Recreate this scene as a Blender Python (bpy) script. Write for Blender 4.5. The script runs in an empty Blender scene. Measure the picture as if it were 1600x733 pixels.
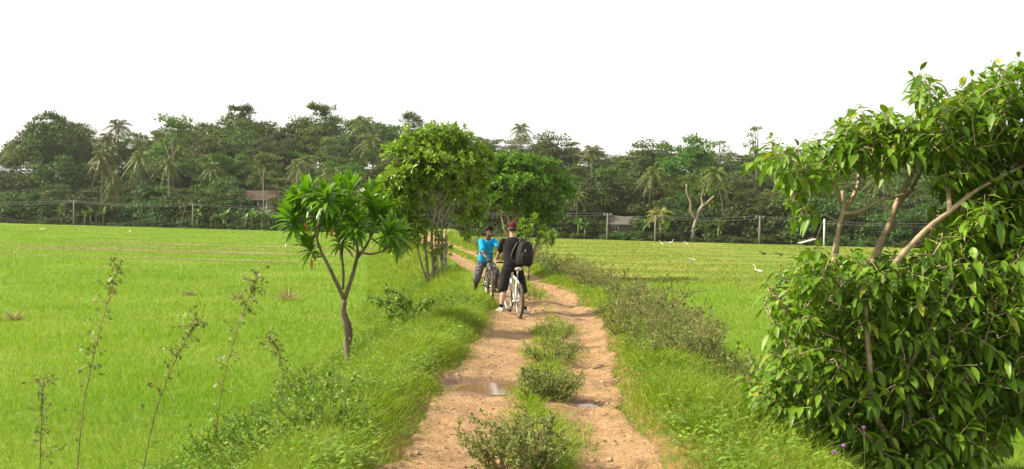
import bpy, math, random
import numpy as np
from mathutils import Vector, Matrix

# ------------------------------------------------------------------ camera, light, exposure
scene = bpy.context.scene
COL = scene.collection
F_PX = 1555.0                      # focal length in pixels of the 1600 px wide photograph
CAM = np.array([0.0, 0.0, 1.92])
PITCH = math.atan(30.5 / F_PX)
ROLL = math.radians(1.1)
_fw = np.array([0, math.cos(PITCH), -math.sin(PITCH)])
_r0 = np.array([1.0, 0, 0])
_u0 = np.array([0, math.sin(PITCH), math.cos(PITCH)])
_ri = math.cos(ROLL) * _r0 + math.sin(ROLL) * _u0
_up = -math.sin(ROLL) * _r0 + math.cos(ROLL) * _u0
cam_data = bpy.data.cameras.new('camera')
cam = bpy.data.objects.new('camera', cam_data)
COL.objects.link(cam)
cam_data.sensor_width = 36.0
cam_data.lens = F_PX * 36.0 / 1600.0
cam_data.clip_start = 0.05
cam_data.clip_end = 5000.0
cam.matrix_world = Matrix(((_ri[0], _up[0], -_fw[0], CAM[0]),
                           (_ri[1], _up[1], -_fw[1], CAM[1]),
                           (_ri[2], _up[2], -_fw[2], CAM[2]),
                           (0, 0, 0, 1)))
scene.camera = cam

SUN_EL = math.radians(38)
SUN_AZ = math.radians(-92)         # compass angle from +Y towards +X: the sun stands on the left
sun_dir = np.array([math.sin(SUN_AZ) * math.cos(SUN_EL), math.cos(SUN_AZ) * math.cos(SUN_EL), math.sin(SUN_EL)])
sun_data = bpy.data.lights.new('sun', 'SUN')
sun_data.energy = 5.0
sun_data.angle = math.radians(2.5)
sun_data.color = (1.0, 0.90, 0.70)
sun = bpy.data.objects.new('sun', sun_data)
COL.objects.link(sun)
sun.rotation_euler = Vector(sun_dir).to_track_quat('Z', 'Y').to_euler()
sun.location = (-40, -20, 60)

world = bpy.data.worlds.new("World")
scene.world = world
world.use_nodes = True
wn, wl = world.node_tree.nodes, world.node_tree.links
wn.clear()
w_out = wn.new('ShaderNodeOutputWorld')
w_bg = wn.new('ShaderNodeBackground')
w_sky = wn.new('ShaderNodeTexSky')
w_sky.sky_type = 'NISHITA'
w_sky.sun_disc = False
w_sky.sun_elevation = SUN_EL
w_sky.sun_rotation = SUN_AZ
w_tc = wn.new('ShaderNodeTexCoord')
w_ns = wn.new('ShaderNodeTexNoise')
w_ns.inputs['Scale'].default_value = 2.2
w_ns.inputs['Detail'].default_value = 5
w_mr = wn.new('ShaderNodeMapRange')
w_mr.inputs[1].default_value = 0.35
w_mr.inputs[2].default_value = 0.65
w_mr.inputs[3].default_value = 0.88
w_mr.inputs[4].default_value = 1.0
w_mix = wn.new('ShaderNodeMixRGB')
w_mix.inputs[2].default_value = (6.3, 6.1, 5.7, 1)      # bright thin cloud cover
wl.new(w_tc.outputs['Generated'], w_ns.inputs['Vector'])
wl.new(w_ns.outputs['Fac'], w_mr.inputs[0])
wl.new(w_mr.outputs[0], w_mix.inputs[0])
wl.new(w_sky.outputs[0], w_mix.inputs[1])
wl.new(w_mix.outputs[0], w_bg.inputs['Color'])
w_bg.inputs['Strength'].default_value = 0.1
wl.new(w_bg.outputs[0], w_out.inputs['Surface'])

scene.view_settings.view_transform = 'Standard'
scene.view_settings.look = 'None'
scene.view_settings.gamma = 1.0
scene.view_settings.exposure = 0.95
scene.view_settings.use_curve_mapping = False
scene.cycles.use_denoising = True
scene.cycles.max_bounces = 7
scene.cycles.diffuse_bounces = 3
scene.cycles.glossy_bounces = 2
scene.cycles.transmission_bounces = 4
scene.cycles.transparent_max_bounces = 4
scene.cycles.volume_bounces = 0

rng = np.random.default_rng(11)
random.seed(11)
Z3 = np.array([0.0, 0.0, 1.0])


def at(px, py, Y):
    d = _fw + _ri * (px - 800.0) / F_PX + _up * (366.5 - py) / F_PX
    return CAM + d * ((Y - CAM[1]) / d[1])


def on_level(px, py, z):
    d = _fw + _ri * (px - 800.0) / F_PX + _up * (366.5 - py) / F_PX
    return CAM + d * ((z - CAM[2]) / d[2])


def pix_of(p):
    v = np.asarray(p, float) - CAM
    w = v @ _fw
    return 800 + F_PX * (v @ _ri) / w, 366.5 - F_PX * (v @ _up) / w


# ------------------------------------------------------------------ land form
_ty = np.linspace(-30, 260, 1161)
_tx = np.interp(_ty, [-30, 5, 7.5, 11.3, 15, 18.2, 22, 26, 30, 35, 43, 55, 70, 120, 260],
                [0.1, 0.16, 0.16, 0.24, 0.52, 0.72, 0.66, 0.36, -0.1, -0.75, -1.75, -3.7, -5.6, -9, -16])
_kk = np.exp(-0.5 * (np.arange(-16, 17) / 6.0) ** 2)
_kk /= _kk.sum()
_tx = np.convolve(np.pad(_tx, 16, mode='edge'), _kk, mode='valid')


def xc(y):
    return np.interp(y, _ty, _tx)


def sstep(t):
    t = np.clip(t, 0, 1)
    return t * t * (3 - 2 * t)


def wob(x, y, s, k=0):
    """cheap smooth noise made of sines, about -1..1"""
    return (np.sin(x * s * 1.0 + 1.3 * np.sin(y * s * 0.83 + k) + k * 1.7)
            + np.sin(y * s * 1.13 + 1.1 * np.sin(x * s * 0.71 + 2.1 * k) + k * 0.6)
            + 0.6 * np.sin((x + y) * s * 1.9 + k * 3.1)) / 2.6


def forest_edge(x):
    return 130.0 - 0.37 * x


FIELD_Z = -1.0
PUDDLES = [(-0.28, 11.25, 0.50, 0.40), (0.80, 10.4, 0.20, 0.18)]


def H(x, y):
    x = np.asarray(x, float)
    y = np.asarray(y, float)
    u = x - xc(y)
    a = np.abs(u)
    path = -0.05 * np.exp(-((u - 0.62) / 0.24) ** 2) - 0.045 * np.exp(-((u + 0.42) / 0.34) ** 2)
    path = path + 0.022 * wob(x, y, 2.3, 1) + 0.015 * wob(x, y, 6.1, 2)
    lip = 0.08 * sstep((a - 0.85) / 0.4)
    fall = sstep((a - 1.7 - 0.25 * wob(x, y, 0.7, 3)) / 2.1)
    z = (path + lip) * (1 - fall) + fall * (FIELD_Z + 0.03 * wob(x, y, 0.55, 4))
    for (qx, qy, rx, ry) in PUDDLES:
        z = z - 0.06 * np.exp(-(((x - qx) / rx) ** 2 + ((y - qy) / ry) ** 2) ** 2)
    s = y - forest_edge(x)
    hill = 11.0 * sstep((s - 3) / 72.0) + 3.0 * sstep((s - 70) / 200.0) + 0.5 * sstep(s / 20) * wob(x, y, 0.11, 5)
    return z * (1 - sstep((s + 8) / 8)) + sstep((s + 8) / 8) * FIELD_Z + hill


def h1(x, y):
    return float(H(np.array([x]), np.array([y]))[0])


# ------------------------------------------------------------------ mesh building
def norm(v):
    v = np.asarray(v, float)
    return v / np.maximum(np.linalg.norm(v, axis=-1, keepdims=True), 1e-9)


def rand_dirs(n, r=None):
    r = r or rng
    return norm(r.normal(size=(n, 3)))


class Geo:
    def __init__(self):
        self.v, self.f3, self.f4, self.n = [], [], [], 0

    def add(self, V, f3=None, f4=None):
        V = np.asarray(V, float).reshape(-1, 3)
        if f3 is not None and len(f3):
            self.f3.append(np.asarray(f3, np.int64).reshape(-1, 3) + self.n)
        if f4 is not None and len(f4):
            self.f4.append(np.asarray(f4, np.int64).reshape(-1, 4) + self.n)
        self.v.append(V)
        self.n += len(V)
        return self

    def loft(self, rings, caps=True):
        R = np.asarray(rings, float)
        m, k, _ = R.shape
        i = np.arange(m - 1)[:, None] * k
        j = np.arange(k)[None, :]
        j2 = (j + 1) % k
        q = np.stack([i + j, i + j2, i + k + j2, i + k + j], -1).reshape(-1, 4)
        V = R.reshape(-1, 3)
        f3 = []
        if caps:
            V = np.vstack([V, R[0].mean(0), R[-1].mean(0)])
            c0, c1 = m * k, m * k + 1
            for jj in range(k):
                f3.append((c0, (jj + 1) % k, jj))
                f3.append((c1, (m - 1) * k + jj, (m - 1) * k + (jj + 1) % k))
        return self.add(V, f3, q)

    def tube(self, pts, rad, k=6, caps=True, flat=None):
        P = np.asarray(pts, float)
        m = len(P)
        rad = np.broadcast_to(np.asarray(rad, float), (m,)) if np.ndim(rad) == 0 else np.asarray(rad, float)
        T = norm(np.gradient(P, axis=0))
        n0 = np.cross(T[0], [0.31, 0.17, 0.93])
        if np.linalg.norm(n0) < 0.1:
            n0 = np.cross(T[0], [1.0, 0, 0])
        n0 = norm(n0)
        a = np.arange(k) * 2 * np.pi / k
        rings = []
        for i in range(m):
            n0 = norm(n0 - T[i] * (n0 @ T[i]))
            b = np.cross(T[i], n0)
            rings.append(P[i] + rad[i] * (np.cos(a)[:, None] * n0 + np.sin(a)[:, None] * b))
        return self.loft(rings, caps)

    def box(self, c, size, R=None):
        s = np.asarray(size, float) / 2
        V = np.array([[x, y, z] for x in (-1, 1) for y in (-1, 1) for z in (-1, 1)], float) * s
        if R is not None:
            V = V @ np.asarray(R).T
        return self.add(V + np.asarray(c, float), None,
                        [(0, 1, 3, 2), (4, 6, 7, 5), (0, 4, 5, 1), (2, 3, 7, 6), (0, 2, 6, 4), (1, 5, 7, 3)])

    def ellip(self, c, r, R=None, nu=12, nv=8):
        th = np.arange(nu) * 2 * np.pi / nu
        ph = np.linspace(-np.pi / 2, np.pi / 2, nv + 1)[1:-1]
        V = np.array([[np.cos(p) * np.cos(t), np.cos(p) * np.sin(t), np.sin(p)] for p in ph for t in th])
        V = np.vstack([V, [0, 0, -1], [0, 0, 1]]) * np.asarray(r, float)
        if R is not None:
            V = V @ np.asarray(R).T
        m = nv - 1
        i = np.arange(m - 1)[:, None] * nu
        j = np.arange(nu)[None, :]
        j2 = (j + 1) % nu
        q = np.stack([i + j, i + j2, i + nu + j2, i + nu + j], -1).reshape(-1, 4)
        b, t = m * nu, m * nu + 1
        f3 = [(b, (k + 1) % nu, k) for k in range(nu)] + [(t, (m - 1) * nu + k, (m - 1) * nu + (k + 1) % nu) for k in range(nu)]
        return self.add(V + np.asarray(c, float), f3, q)

    def torus(self, c, R, r, axis, nu=32, nv=8):
        axis = norm(axis)
        e1 = norm(np.cross(axis, [0.2, 0.3, 0.9]))
        e2 = np.cross(axis, e1)
        a = np.arange(nu) * 2 * np.pi / nu
        b = np.arange(nv) * 2 * np.pi / nv
        d = np.cos(a)[:, None] * e1 + np.sin(a)[:, None] * e2
        V = (d[:, None, :] * (R + r * np.cos(b))[None, :, None] + axis * (r * np.sin(b))[None, :, None]).reshape(-1, 3)
        i = np.arange(nu)[:, None]
        j = np.arange(nv)[None, :]
        q = np.stack([i * nv + j, ((i + 1) % nu) * nv + j, ((i + 1) % nu) * nv + (j + 1) % nv, i * nv + (j + 1) % nv], -1).reshape(-1, 4)
        return self.add(V + np.asarray(c, float), None, q)

    def leaves(self, P, D, N, L, W, st=((0, .2), (.4, 1), (.75, .6), (1, 0)), fold=0.15, droop=0.2, cols=3):
        P = np.asarray(P, float)
        n = len(P)
        if n == 0:
            return self
        D = norm(D)
        S = norm(np.cross(D, N))
        N = np.cross(S, D)
        L = np.broadcast_to(np.asarray(L, float), (n,))[:, None]
        W = np.broadcast_to(np.asarray(W, float), (n,))[:, None]
        dr = np.broadcast_to(np.asarray(droop, float), (n,))[:, None]
        vs = []
        for (t, w) in st:
            M = P + D * L * t - Z3 * dr * L * t * t
            if w == 0:
                vs.append(M)
            else:
                vs.append(M + S * W * .5 * w + N * fold * W * w)
                if cols == 3:
                    vs.append(M)
                vs.append(M - S * W * .5 * w + N * fold * W * w)
        V = np.stack(vs, 1)
        nv = V.shape[1]
        f3, f4 = [], []
        m = len(st)
        for i in range(m - 1):
            a = i * cols
            for c in range(cols - 1):
                if st[i + 1][1] == 0:
                    f3.append((a + c, a + c + 1, a + cols))
                else:
                    f4.append((a + c, a + c + 1, a + cols + c + 1, a + cols + c))
        off = (np.arange(n) * nv)[:, None, None]
        F3 = (np.array(f3)[None] + off).reshape(-1, 3) if f3 else None
        F4 = (np.array(f4)[None] + off).reshape(-1, 4) if f4 else None
        return self.add(V.reshape(-1, 3), F3, F4)

    def diamonds(self, P, D, N, L, W):
        P = np.asarray(P, float)
        n = len(P)
        D = norm(D)
        S = norm(np.cross(D, N))
        N = np.cross(S, D)
        L = np.broadcast_to(np.asarray(L, float), (n,))[:, None]
        W = np.broadcast_to(np.asarray(W, float), (n,))[:, None]
        V = np.stack([P, P + D * L * .45 + S * W * .5 - N * W * .1, P + D * L, P + D * L * .45 - S * W * .5 - N * W * .1], 1)
        q = (np.arange(4)[None] + (np.arange(n) * 4)[:, None])
        return self.add(V.reshape(-1, 3), None, q)

    def data(self):
        V = np.vstack(self.v) if self.v else np.zeros((0, 3))
        f3 = np.vstack(self.f3) if self.f3 else np.zeros((0, 3), np.int64)
        f4 = np.vstack(self.f4) if self.f4 else np.zeros((0, 4), np.int64)
        return V, f3, f4

    def mesh(self, name, mat=None, smooth=True):
        V, f3, f4 = self.data()
        me = bpy.data.meshes.new(name)
        me.vertices.add(len(V))
        me.vertices.foreach_set('co', V.astype(np.float32).ravel())
        loops = np.concatenate([f3.ravel(), f4.ravel()]).astype(np.int32)
        me.loops.add(len(loops))
        me.loops.foreach_set('vertex_index', loops)
        starts = np.concatenate([np.arange(len(f3)) * 3, len(f3) * 3 + np.arange(len(f4)) * 4]).astype(np.int32)
        me.polygons.add(len(starts))
        me.polygons.foreach_set('loop_start', starts)
        me.polygons.foreach_set('use_smooth', np.full(len(starts), bool(smooth)))
        me.update(calc_edges=True)
        if mat is not None:
            me.materials.append(mat)
        return me

    def build(self, name, mat, parent=None, loc=None, smooth=True):
        o = bpy.data.objects.new(name, self.mesh(name, mat, smooth))
        COL.objects.link(o)
        if parent is not None:
            o.parent = parent
        if loc is not None:
            o.location = loc
        return o


def tag(o, label=None, cat=None, group=None, kind=None):
    if label:
        o['label'] = label
    if cat:
        o['category'] = cat
    if group:
        o['group'] = group
    if kind:
        o['kind'] = kind
    return o


def empty(name, loc, rz=0.0):
    o = bpy.data.objects.new(name, None)
    COL.objects.link(o)
    o.location = loc
    o.rotation_euler = (0, 0, rz)
    o.empty_display_size = 0.2
    return o


def copy_tree(o, parent=None):
    c = o.copy()
    COL.objects.link(c)
    if parent is not None:
        c.parent = parent
    for ch in list(o.children):
        copy_tree(ch, c)
    return c


def fuse(name, geo, voxel, mat, parent=None, smooth_it=3, smooth_f=0.5, loc=None):
    """one continuous skin round overlapping closed pieces"""
    me = geo.mesh(name + '_src')
    t = bpy.data.objects.new(name + '_src', me)
    COL.objects.link(t)
    md = t.modifiers.new('r', 'REMESH')
    md.mode = 'VOXEL'
    md.voxel_size = voxel
    md.use_smooth_shade = True
    ms = t.modifiers.new('s', 'SMOOTH')
    ms.iterations = smooth_it
    ms.factor = smooth_f
    dg = bpy.context.evaluated_depsgraph_get()
    dg.update()
    res = bpy.data.meshes.new_from_object(t.evaluated_get(dg))
    res.name = name
    res.materials.clear()
    res.materials.append(mat)
    res.polygons.foreach_set('use_smooth', np.full(len(res.polygons), True))
    bpy.data.objects.remove(t)
    bpy.data.meshes.remove(me)
    o = bpy.data.objects.new(name, res)
    COL.objects.link(o)
    if parent is not None:
        o.parent = parent
    if loc is not None:
        o.location = loc
    return o


# ------------------------------------------------------------------ materials
def new_mat(name):
    m = bpy.data.materials.new(name)
    m.use_nodes = True
    m.node_tree.nodes.clear()
    return m, m.node_tree.nodes, m.node_tree.links


def rgba(c):
    return (c[0], c[1], c[2], 1.0)


def noise(n, l, vec, scale, detail=4, rough=0.55):
    t = n.new('ShaderNodeTexNoise')
    t.inputs['Scale'].default_value = scale
    t.inputs['Detail'].default_value = detail
    t.inputs['Roughness'].default_value = rough
    if vec is not None:
        l.new(vec, t.inputs['Vector'])
    return t.outputs['Fac']


def mixc(n, l, fac, a, b, mode='MIX'):
    t = n.new('ShaderNodeMixRGB')
    t.blend_type = mode
    for i, v in ((0, fac), (1, a), (2, b)):
        if isinstance(v, (int, float)):
            t.inputs[i].default_value = v
        elif isinstance(v, tuple):
            t.inputs[i].default_value = rgba(v)
        else:
            l.new(v, t.inputs[i])
    return t.outputs[0]


def ramp(n, l, fac, lo, hi, a=0.0, b=1.0):
    t = n.new('ShaderNodeMapRange')
    t.interpolation_type = 'SMOOTHSTEP'
    l.new(fac, t.inputs[0])
    t.inputs[1].default_value = lo
    t.inputs[2].default_value = hi
    t.inputs[3].default_value = a
    t.inputs[4].default_value = b
    return t.outputs[0]


def leaf_mat(name, c1, c2, c3=None, trans=0.35, rough=0.45, spec=0.35, obj_var=0.0, nscale=1.5, tcol=None, bare=0.0):
    """c1..c2: range of leaf colour from leaf to leaf, c3: the odd yellowed or dry leaf"""
    m, n, l = new_mat(name)
    g = n.new('ShaderNodeNewGeometry')
    tc = n.new('ShaderNodeTexCoord')
    ns = ramp(n, l, noise(n, l, tc.outputs['Object'], nscale, 2), 0.3, 0.7)
    av = n.new('ShaderNodeMath')
    av.operation = 'MULTIPLY_ADD'
    l.new(g.outputs['Random Per Island'], av.inputs[0])
    av.inputs[1].default_value = 0.6
    sc = n.new('ShaderNodeMath')
    sc.operation = 'MULTIPLY'
    l.new(ns, sc.inputs[0])
    sc.inputs[1].default_value = 0.4
    l.new(sc.outputs[0], av.inputs[2])
    col = mixc(n, l, av.outputs[0], c1, c2)
    if c3 is not None:
        pk = n.new('ShaderNodeMath')
        pk.operation = 'MULTIPLY'
        l.new(g.outputs['Random Per Island'], pk.inputs[0])
        pk.inputs[1].default_value = 37.0
        fr = n.new('ShaderNodeMath')
        fr.operation = 'FRACT'
        l.new(pk.outputs[0], fr.inputs[0])
        col = mixc(n, l, ramp(n, l, fr.outputs[0], 0.93, 0.995), col, c3)
    if obj_var:
        oi = n.new('ShaderNodeObjectInfo')
        hs = n.new('ShaderNodeHueSaturation')
        l.new(col, hs.inputs['Color'])
        l.new(ramp(n, l, oi.outputs['Random'], 0, 1, 0.5 - 0.05 * obj_var, 0.5 + 0.025 * obj_var), hs.inputs['Hue'])
        l.new(ramp(n, l, oi.outputs['Random'], 0, 1, 1 - 0.35 * obj_var, 1 + 0.45 * obj_var), hs.inputs['Value'])
        hs.inputs['Saturation'].default_value = 1.0
        col = hs.outputs[0]
    p = n.new('ShaderNodeBsdfPrincipled')
    l.new(col, p.inputs['Base Color'])
    p.inputs['Roughness'].default_value = rough
    p.inputs['Specular IOR Level'].default_value = spec
    t = n.new('ShaderNodeBsdfTranslucent')
    tm = mixc(n, l, 1.0, col, tcol or (1.1, 1.2, 0.4), 'MULTIPLY')
    l.new(tm, t.inputs['Color'])
    mx = n.new('ShaderNodeMixShader')
    mx.inputs[0].default_value = trans
    l.new(p.outputs[0], mx.inputs[1])
    l.new(t.outputs[0], mx.inputs[2])
    o = n.new('ShaderNodeOutputMaterial')
    l.new(mx.outputs[0], o.inputs['Surface'])
    return m


def solid(name, c1, c2=None, rough=0.7, spec=0.4, metal=0.0, scale=6.0, bump=0.0, bscale=30.0, stretch=None, coat=0.0):
    m, n, l = new_mat(name)
    tc = n.new('ShaderNodeTexCoord')
    vec = tc.outputs['Object']
    if stretch:
        mp = n.new('ShaderNodeMapping')
        mp.inputs['Scale'].default_value = stretch
        l.new(vec, mp.inputs['Vector'])
        vec = mp.outputs[0]
    p = n.new('ShaderNodeBsdfPrincipled')
    if c2 is None:
        c2 = tuple(v * 0.75 for v in c1)
    col = mixc(n, l, ramp(n, l, noise(n, l, vec, scale, 5, 0.6), 0.32, 0.68), c1, c2)
    l.new(col, p.inputs['Base Color'])
    p.inputs['Roughness'].default_value = rough
    p.inputs['Specular IOR Level'].default_value = spec
    p.inputs['Metallic'].default_value = metal
    p.inputs['Coat Weight'].default_value = coat
    if bump:
        b = n.new('ShaderNodeBump')
        b.inputs['Strength'].default_value = bump
        b.inputs['Distance'].default_value = 0.02
        l.new(noise(n, l, vec, bscale, 4), b.inputs['Height'])
        l.new(b.outputs[0], p.inputs['Normal'])
    o = n.new('ShaderNodeOutputMaterial')
    l.new(p.outputs[0], o.inputs['Surface'])
    return m


def ground_mat():
    m, n, l = new_mat('field_ground')
    g = n.new('ShaderNodeNewGeometry')
    pos = g.outputs['Position']
    sx = n.new('ShaderNodeSeparateXYZ')
    l.new(pos, sx.inputs[0])
    mp = n.new('ShaderNodeMapping')
    mp.inputs['Scale'].default_value = (0.09, 0.32, 1)
    mp.inputs['Rotation'].default_value = (0, 0, 0.06)
    l.new(pos, mp.inputs['Vector'])
    big = noise(n, l, mp.outputs[0], 1.0, 5, 0.6)
    fine = noise(n, l, pos, 3.0, 5, 0.65)
    green = mixc(n, l, ramp(n, l, fine, 0.3, 0.7), (0.085, 0.15, 0.014), (0.14, 0.22, 0.024))
    green = mixc(n, l, ramp(n, l, big, 0.35, 0.6, 0, .6), green, (0.19, 0.235, 0.035))
    # grazed, half dry meadow on the right and the pale stubble plots on the left
    rx = ramp(n, l, sx.outputs[0], -8.0, 10.0)
    ry = ramp(n, l, sx.outputs[1], 38.0, 56.0)
    right = n.new('ShaderNodeMath')
    right.operation = 'MULTIPLY'
    l.new(rx, right.inputs[0])
    l.new(ry, right.inputs[1])
    dry = n.new('ShaderNodeMath')
    dry.operation = 'MULTIPLY'
    l.new(right.outputs[0], dry.inputs[0])
    l.new(ramp(n, l, big, 0.45, 0.64), dry.inputs[1])
    col = mixc(n, l, dry.outputs[0], green, (0.27, 0.24, 0.075))
    soil = mixc(n, l, ramp(n, l, noise(n, l, mp.outputs[0], 3.4, 4, 0.7), 0.64, 0.76), col, (0.13, 0.15, 0.03))
    col = mixc(n, l, right.outputs[0], col, soil)
    # bare soil between the grass of the raised bank, leaf mould under the wood
    bank = n.new('ShaderNodeMath')
    bank.operation = 'MULTIPLY'
    l.new(ramp(n, l, sx.outputs[2], -0.75, -0.25), bank.inputs[0])
    l.new(ramp(n, l, sx.outputs[1], 100.0, 90.0), bank.inputs[1])
    earth = mixc(n, l, ramp(n, l, fine, 0.35, 0.65), (0.105, 0.12, 0.025), (0.24, 0.14, 0.058))
    col = mixc(n, l, bank.outputs[0], col, earth)
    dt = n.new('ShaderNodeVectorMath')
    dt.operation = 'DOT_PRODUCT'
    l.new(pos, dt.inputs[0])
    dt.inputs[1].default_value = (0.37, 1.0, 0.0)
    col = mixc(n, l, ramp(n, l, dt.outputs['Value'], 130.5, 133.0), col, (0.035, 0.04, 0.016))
    o = n.new('ShaderNodeOutputMaterial')
    p = n.new('ShaderNodeBsdfPrincipled')
    l.new(col, p.inputs['Base Color'])
    p.inputs['Roughness'].default_value = 0.9
    p.inputs['Specular IOR Level'].default_value = 0.1
    b = n.new('ShaderNodeBump')
    b.inputs['Strength'].default_value = 0.6
    b.inputs['Distance'].default_value = 0.1
    l.new(noise(n, l, pos, 9.0, 5), b.inputs['Height'])
    l.new(b.outputs[0], p.inputs['Normal'])
    l.new(p.outputs[0], o.inputs['Surface'])
    return m


def path_mat():
    m, n, l = new_mat('dirt_path')
    g = n.new('ShaderNodeNewGeometry')
    pos = g.outputs['Position']
    n1 = noise(n, l, pos, 1.7, 7, 0.68)
    n2 = noise(n, l, pos, 7.0, 6, 0.7)
    n3 = noise(n, l, pos, 40.0, 4, 0.7)
    col = mixc(n, l, ramp(n, l, n1, 0.35, 0.65), (0.375, 0.228, 0.115), (0.23, 0.138, 0.068))
    col = mixc(n, l, ramp(n, l, n2, 0.45, 0.70, 0, .75), col, (0.43, 0.275, 0.145))
    col = mixc(n, l, ramp(n, l, n2, 0.42, 0.30, 0, .7), col, (0.15, 0.085, 0.038))
    col = mixc(n, l, ramp(n, l, n3, 0.54, 0.68, 0, .8), col, (0.13, 0.085, 0.045))
    v = n.new('ShaderNodeTexVoronoi')
    v.inputs['Scale'].default_value = 26.0
    l.new(pos, v.inputs['Vector'])
    stone = ramp(n, l, v.outputs['Distance'], 0.30, 0.18)
    sel = n.new('ShaderNodeMath')
    sel.operation = 'MULTIPLY'
    l.new(stone, sel.inputs[0])
    l.new(ramp(n, l, noise(n, l, pos, 5.0, 3), 0.5, 0.62, 0, .55), sel.inputs[1])
    col = mixc(n, l, sel.outputs[0], col, (0.46, 0.36, 0.26))
    # damp brown mud round the puddles
    wet = None
    for (qx, qy, rx, ry) in PUDDLES:
        mp = n.new('ShaderNodeMapping')
        mp.vector_type = 'TEXTURE'
        mp.inputs['Location'].default_value = (qx, qy, 0)
        mp.inputs['Scale'].default_value = (rx * 1.25, ry * 1.5, 1)
        l.new(pos, mp.inputs['Vector'])
        ln = n.new('ShaderNodeVectorMath')
        ln.operation = 'LENGTH'
        mu = n.new('ShaderNodeVectorMath')
        mu.operation = 'MULTIPLY'
        mu.inputs[1].default_value = (1, 1, 0)
        l.new(mp.outputs[0], mu.inputs[0])
        l.new(mu.outputs[0], ln.inputs[0])
        ad = n.new('ShaderNodeMath')
        ad.operation = 'ADD'
        l.new(ln.outputs['Value'], ad.inputs[0])
        l.new(n2, ad.inputs[1])
        w = ramp(n, l, ad.outputs[0], 1.7, 1.2)
        if wet is None:
            wet = w
        else:
            mx = n.new('ShaderNodeMath')
            mx.operation = 'MAXIMUM'
            l.new(wet, mx.inputs[0])
            l.new(w, mx.inputs[1])
            wet = mx.outputs[0]
    col = mixc(n, l, wet, col, (0.16, 0.085, 0.045))
    p = n.new('ShaderNodeBsdfPrincipled')
    l.new(col, p.inputs['Base Color'])
    l.new(ramp(n, l, wet, 0, 1, .92, .45), p.inputs['Roughness'])
    p.inputs['Specular IOR Level'].default_value = 0.25
    b = n.new('ShaderNodeBump')
    b.inputs['Strength'].default_value = 1.0
    b.inputs['Distance'].default_value = 0.06
    hh = n.new('ShaderNodeMath')
    hh.operation = 'ADD'
    l.new(n2, hh.inputs[0])
    l.new(sel.outputs[0], hh.inputs[1])
    l.new(hh.outputs[0], b.inputs['Height'])
    b2 = n.new('ShaderNodeBump')
    b2.inputs['Strength'].default_value = 0.5
    b2.inputs['Distance'].default_value = 0.01
    l.new(n3, b2.inputs['Height'])
    l.new(b.outputs[0], b2.inputs['Normal'])
    l.new(b2.outputs[0], p.inputs['Normal'])
    o = n.new('ShaderNodeOutputMaterial')
    l.new(p.outputs[0], o.inputs['Surface'])
    return m


def water_mat():
    m, n, l = new_mat('muddy_water')
    p = n.new('ShaderNodeBsdfPrincipled')
    p.inputs['Base Color'].default_value = (0.20, 0.115, 0.06, 1)
    p.inputs['Roughness'].default_value = 0.06
    p.inputs['Specular IOR Level'].default_value = 0.6
    o = n.new('ShaderNodeOutputMaterial')
    l.new(p.outputs[0], o.inputs['Surface'])
    return m


M = {}
M['ground'] = ground_mat()
M['path'] = path_mat()
M['water'] = water_mat()
M['rice'] = leaf_mat('rice_blade', (0.12, 0.25, 0.005), (0.225, 0.365, 0.011), (0.34, 0.34, 0.06), trans=0.4, rough=0.5, spec=0.25, nscale=0.12)
M['meadow'] = leaf_mat('meadow_blade', (0.15, 0.22, 0.02), (0.27, 0.33, 0.045), (0.36, 0.28, 0.11), trans=0.3, rough=0.6, spec=0.2, nscale=0.3)
M['grass'] = leaf_mat('verge_blade', (0.135, 0.22, 0.010), (0.28, 0.38, 0.030), (0.42, 0.34, 0.13), trans=0.4, rough=0.5, spec=0.25, nscale=0.9)
M['cover'] = leaf_mat('cover_leaf', (0.09, 0.19, 0.012), (0.22, 0.36, 0.03), (0.34, 0.35, 0.05), trans=0.35, nscale=1.5)
M['weed'] = leaf_mat('weed_leaf', (0.115, 0.17, 0.035), (0.235, 0.28, 0.07), (0.26, 0.17, 0.09), trans=0.25, rough=0.6, nscale=2.5)
M['weed_stem'] = solid('weed_stem', (0.22, 0.19, 0.085), (0.24, 0.15, 0.08), rough=0.7)
M['green_stem'] = solid('green_stem', (0.12, 0.17, 0.04), (0.2, 0.2, 0.07), rough=0.6)
M['bush_leaf'] = leaf_mat('bush_leaf', (0.058, 0.135, 0.009), (0.185, 0.32, 0.018), (0.34, 0.35, 0.04), trans=0.33, rough=0.42, spec=0.35, nscale=1.2)
M['rosette_leaf'] = leaf_mat('rosette_leaf', (0.065, 0.165, 0.008), (0.165, 0.33, 0.018), None, trans=0.36, rough=0.33, spec=0.5, nscale=2)
M['orange_leaf'] = leaf_mat('orange_leaf', (0.40, 0.10, 0.012), (0.42, 0.17, 0.02), None, trans=0.3, rough=0.5, tcol=(1.1, .8, .5))
M['clump_leaf'] = leaf_mat('clump_leaf', (0.105, 0.20, 0.012), (0.26, 0.39, 0.03), (0.36, 0.43, 0.08), trans=0.40, rough=0.38, spec=0.5, nscale=0.9)
M['layer_leaf'] = leaf_mat('layer_leaf', (0.055, 0.15, 0.008), (0.155, 0.30, 0.02), (0.22, 0.34, 0.03), trans=0.34, rough=0.42, nscale=0.8)
M['forest_leaf'] = leaf_mat('forest_leaf', (0.034, 0.073, 0.008), (0.088, 0.152, 0.017), (0.13, 0.18, 0.028), trans=0.26, rough=0.55, spec=0.2, obj_var=1.0, nscale=0.25)
M['light_leaf'] = leaf_mat('light_leaf', (0.055, 0.098, 0.014), (0.12, 0.18, 0.03), (0.15, 0.19, 0.04), trans=0.26, rough=0.5, spec=0.25, obj_var=0.7, nscale=0.25)
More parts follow.
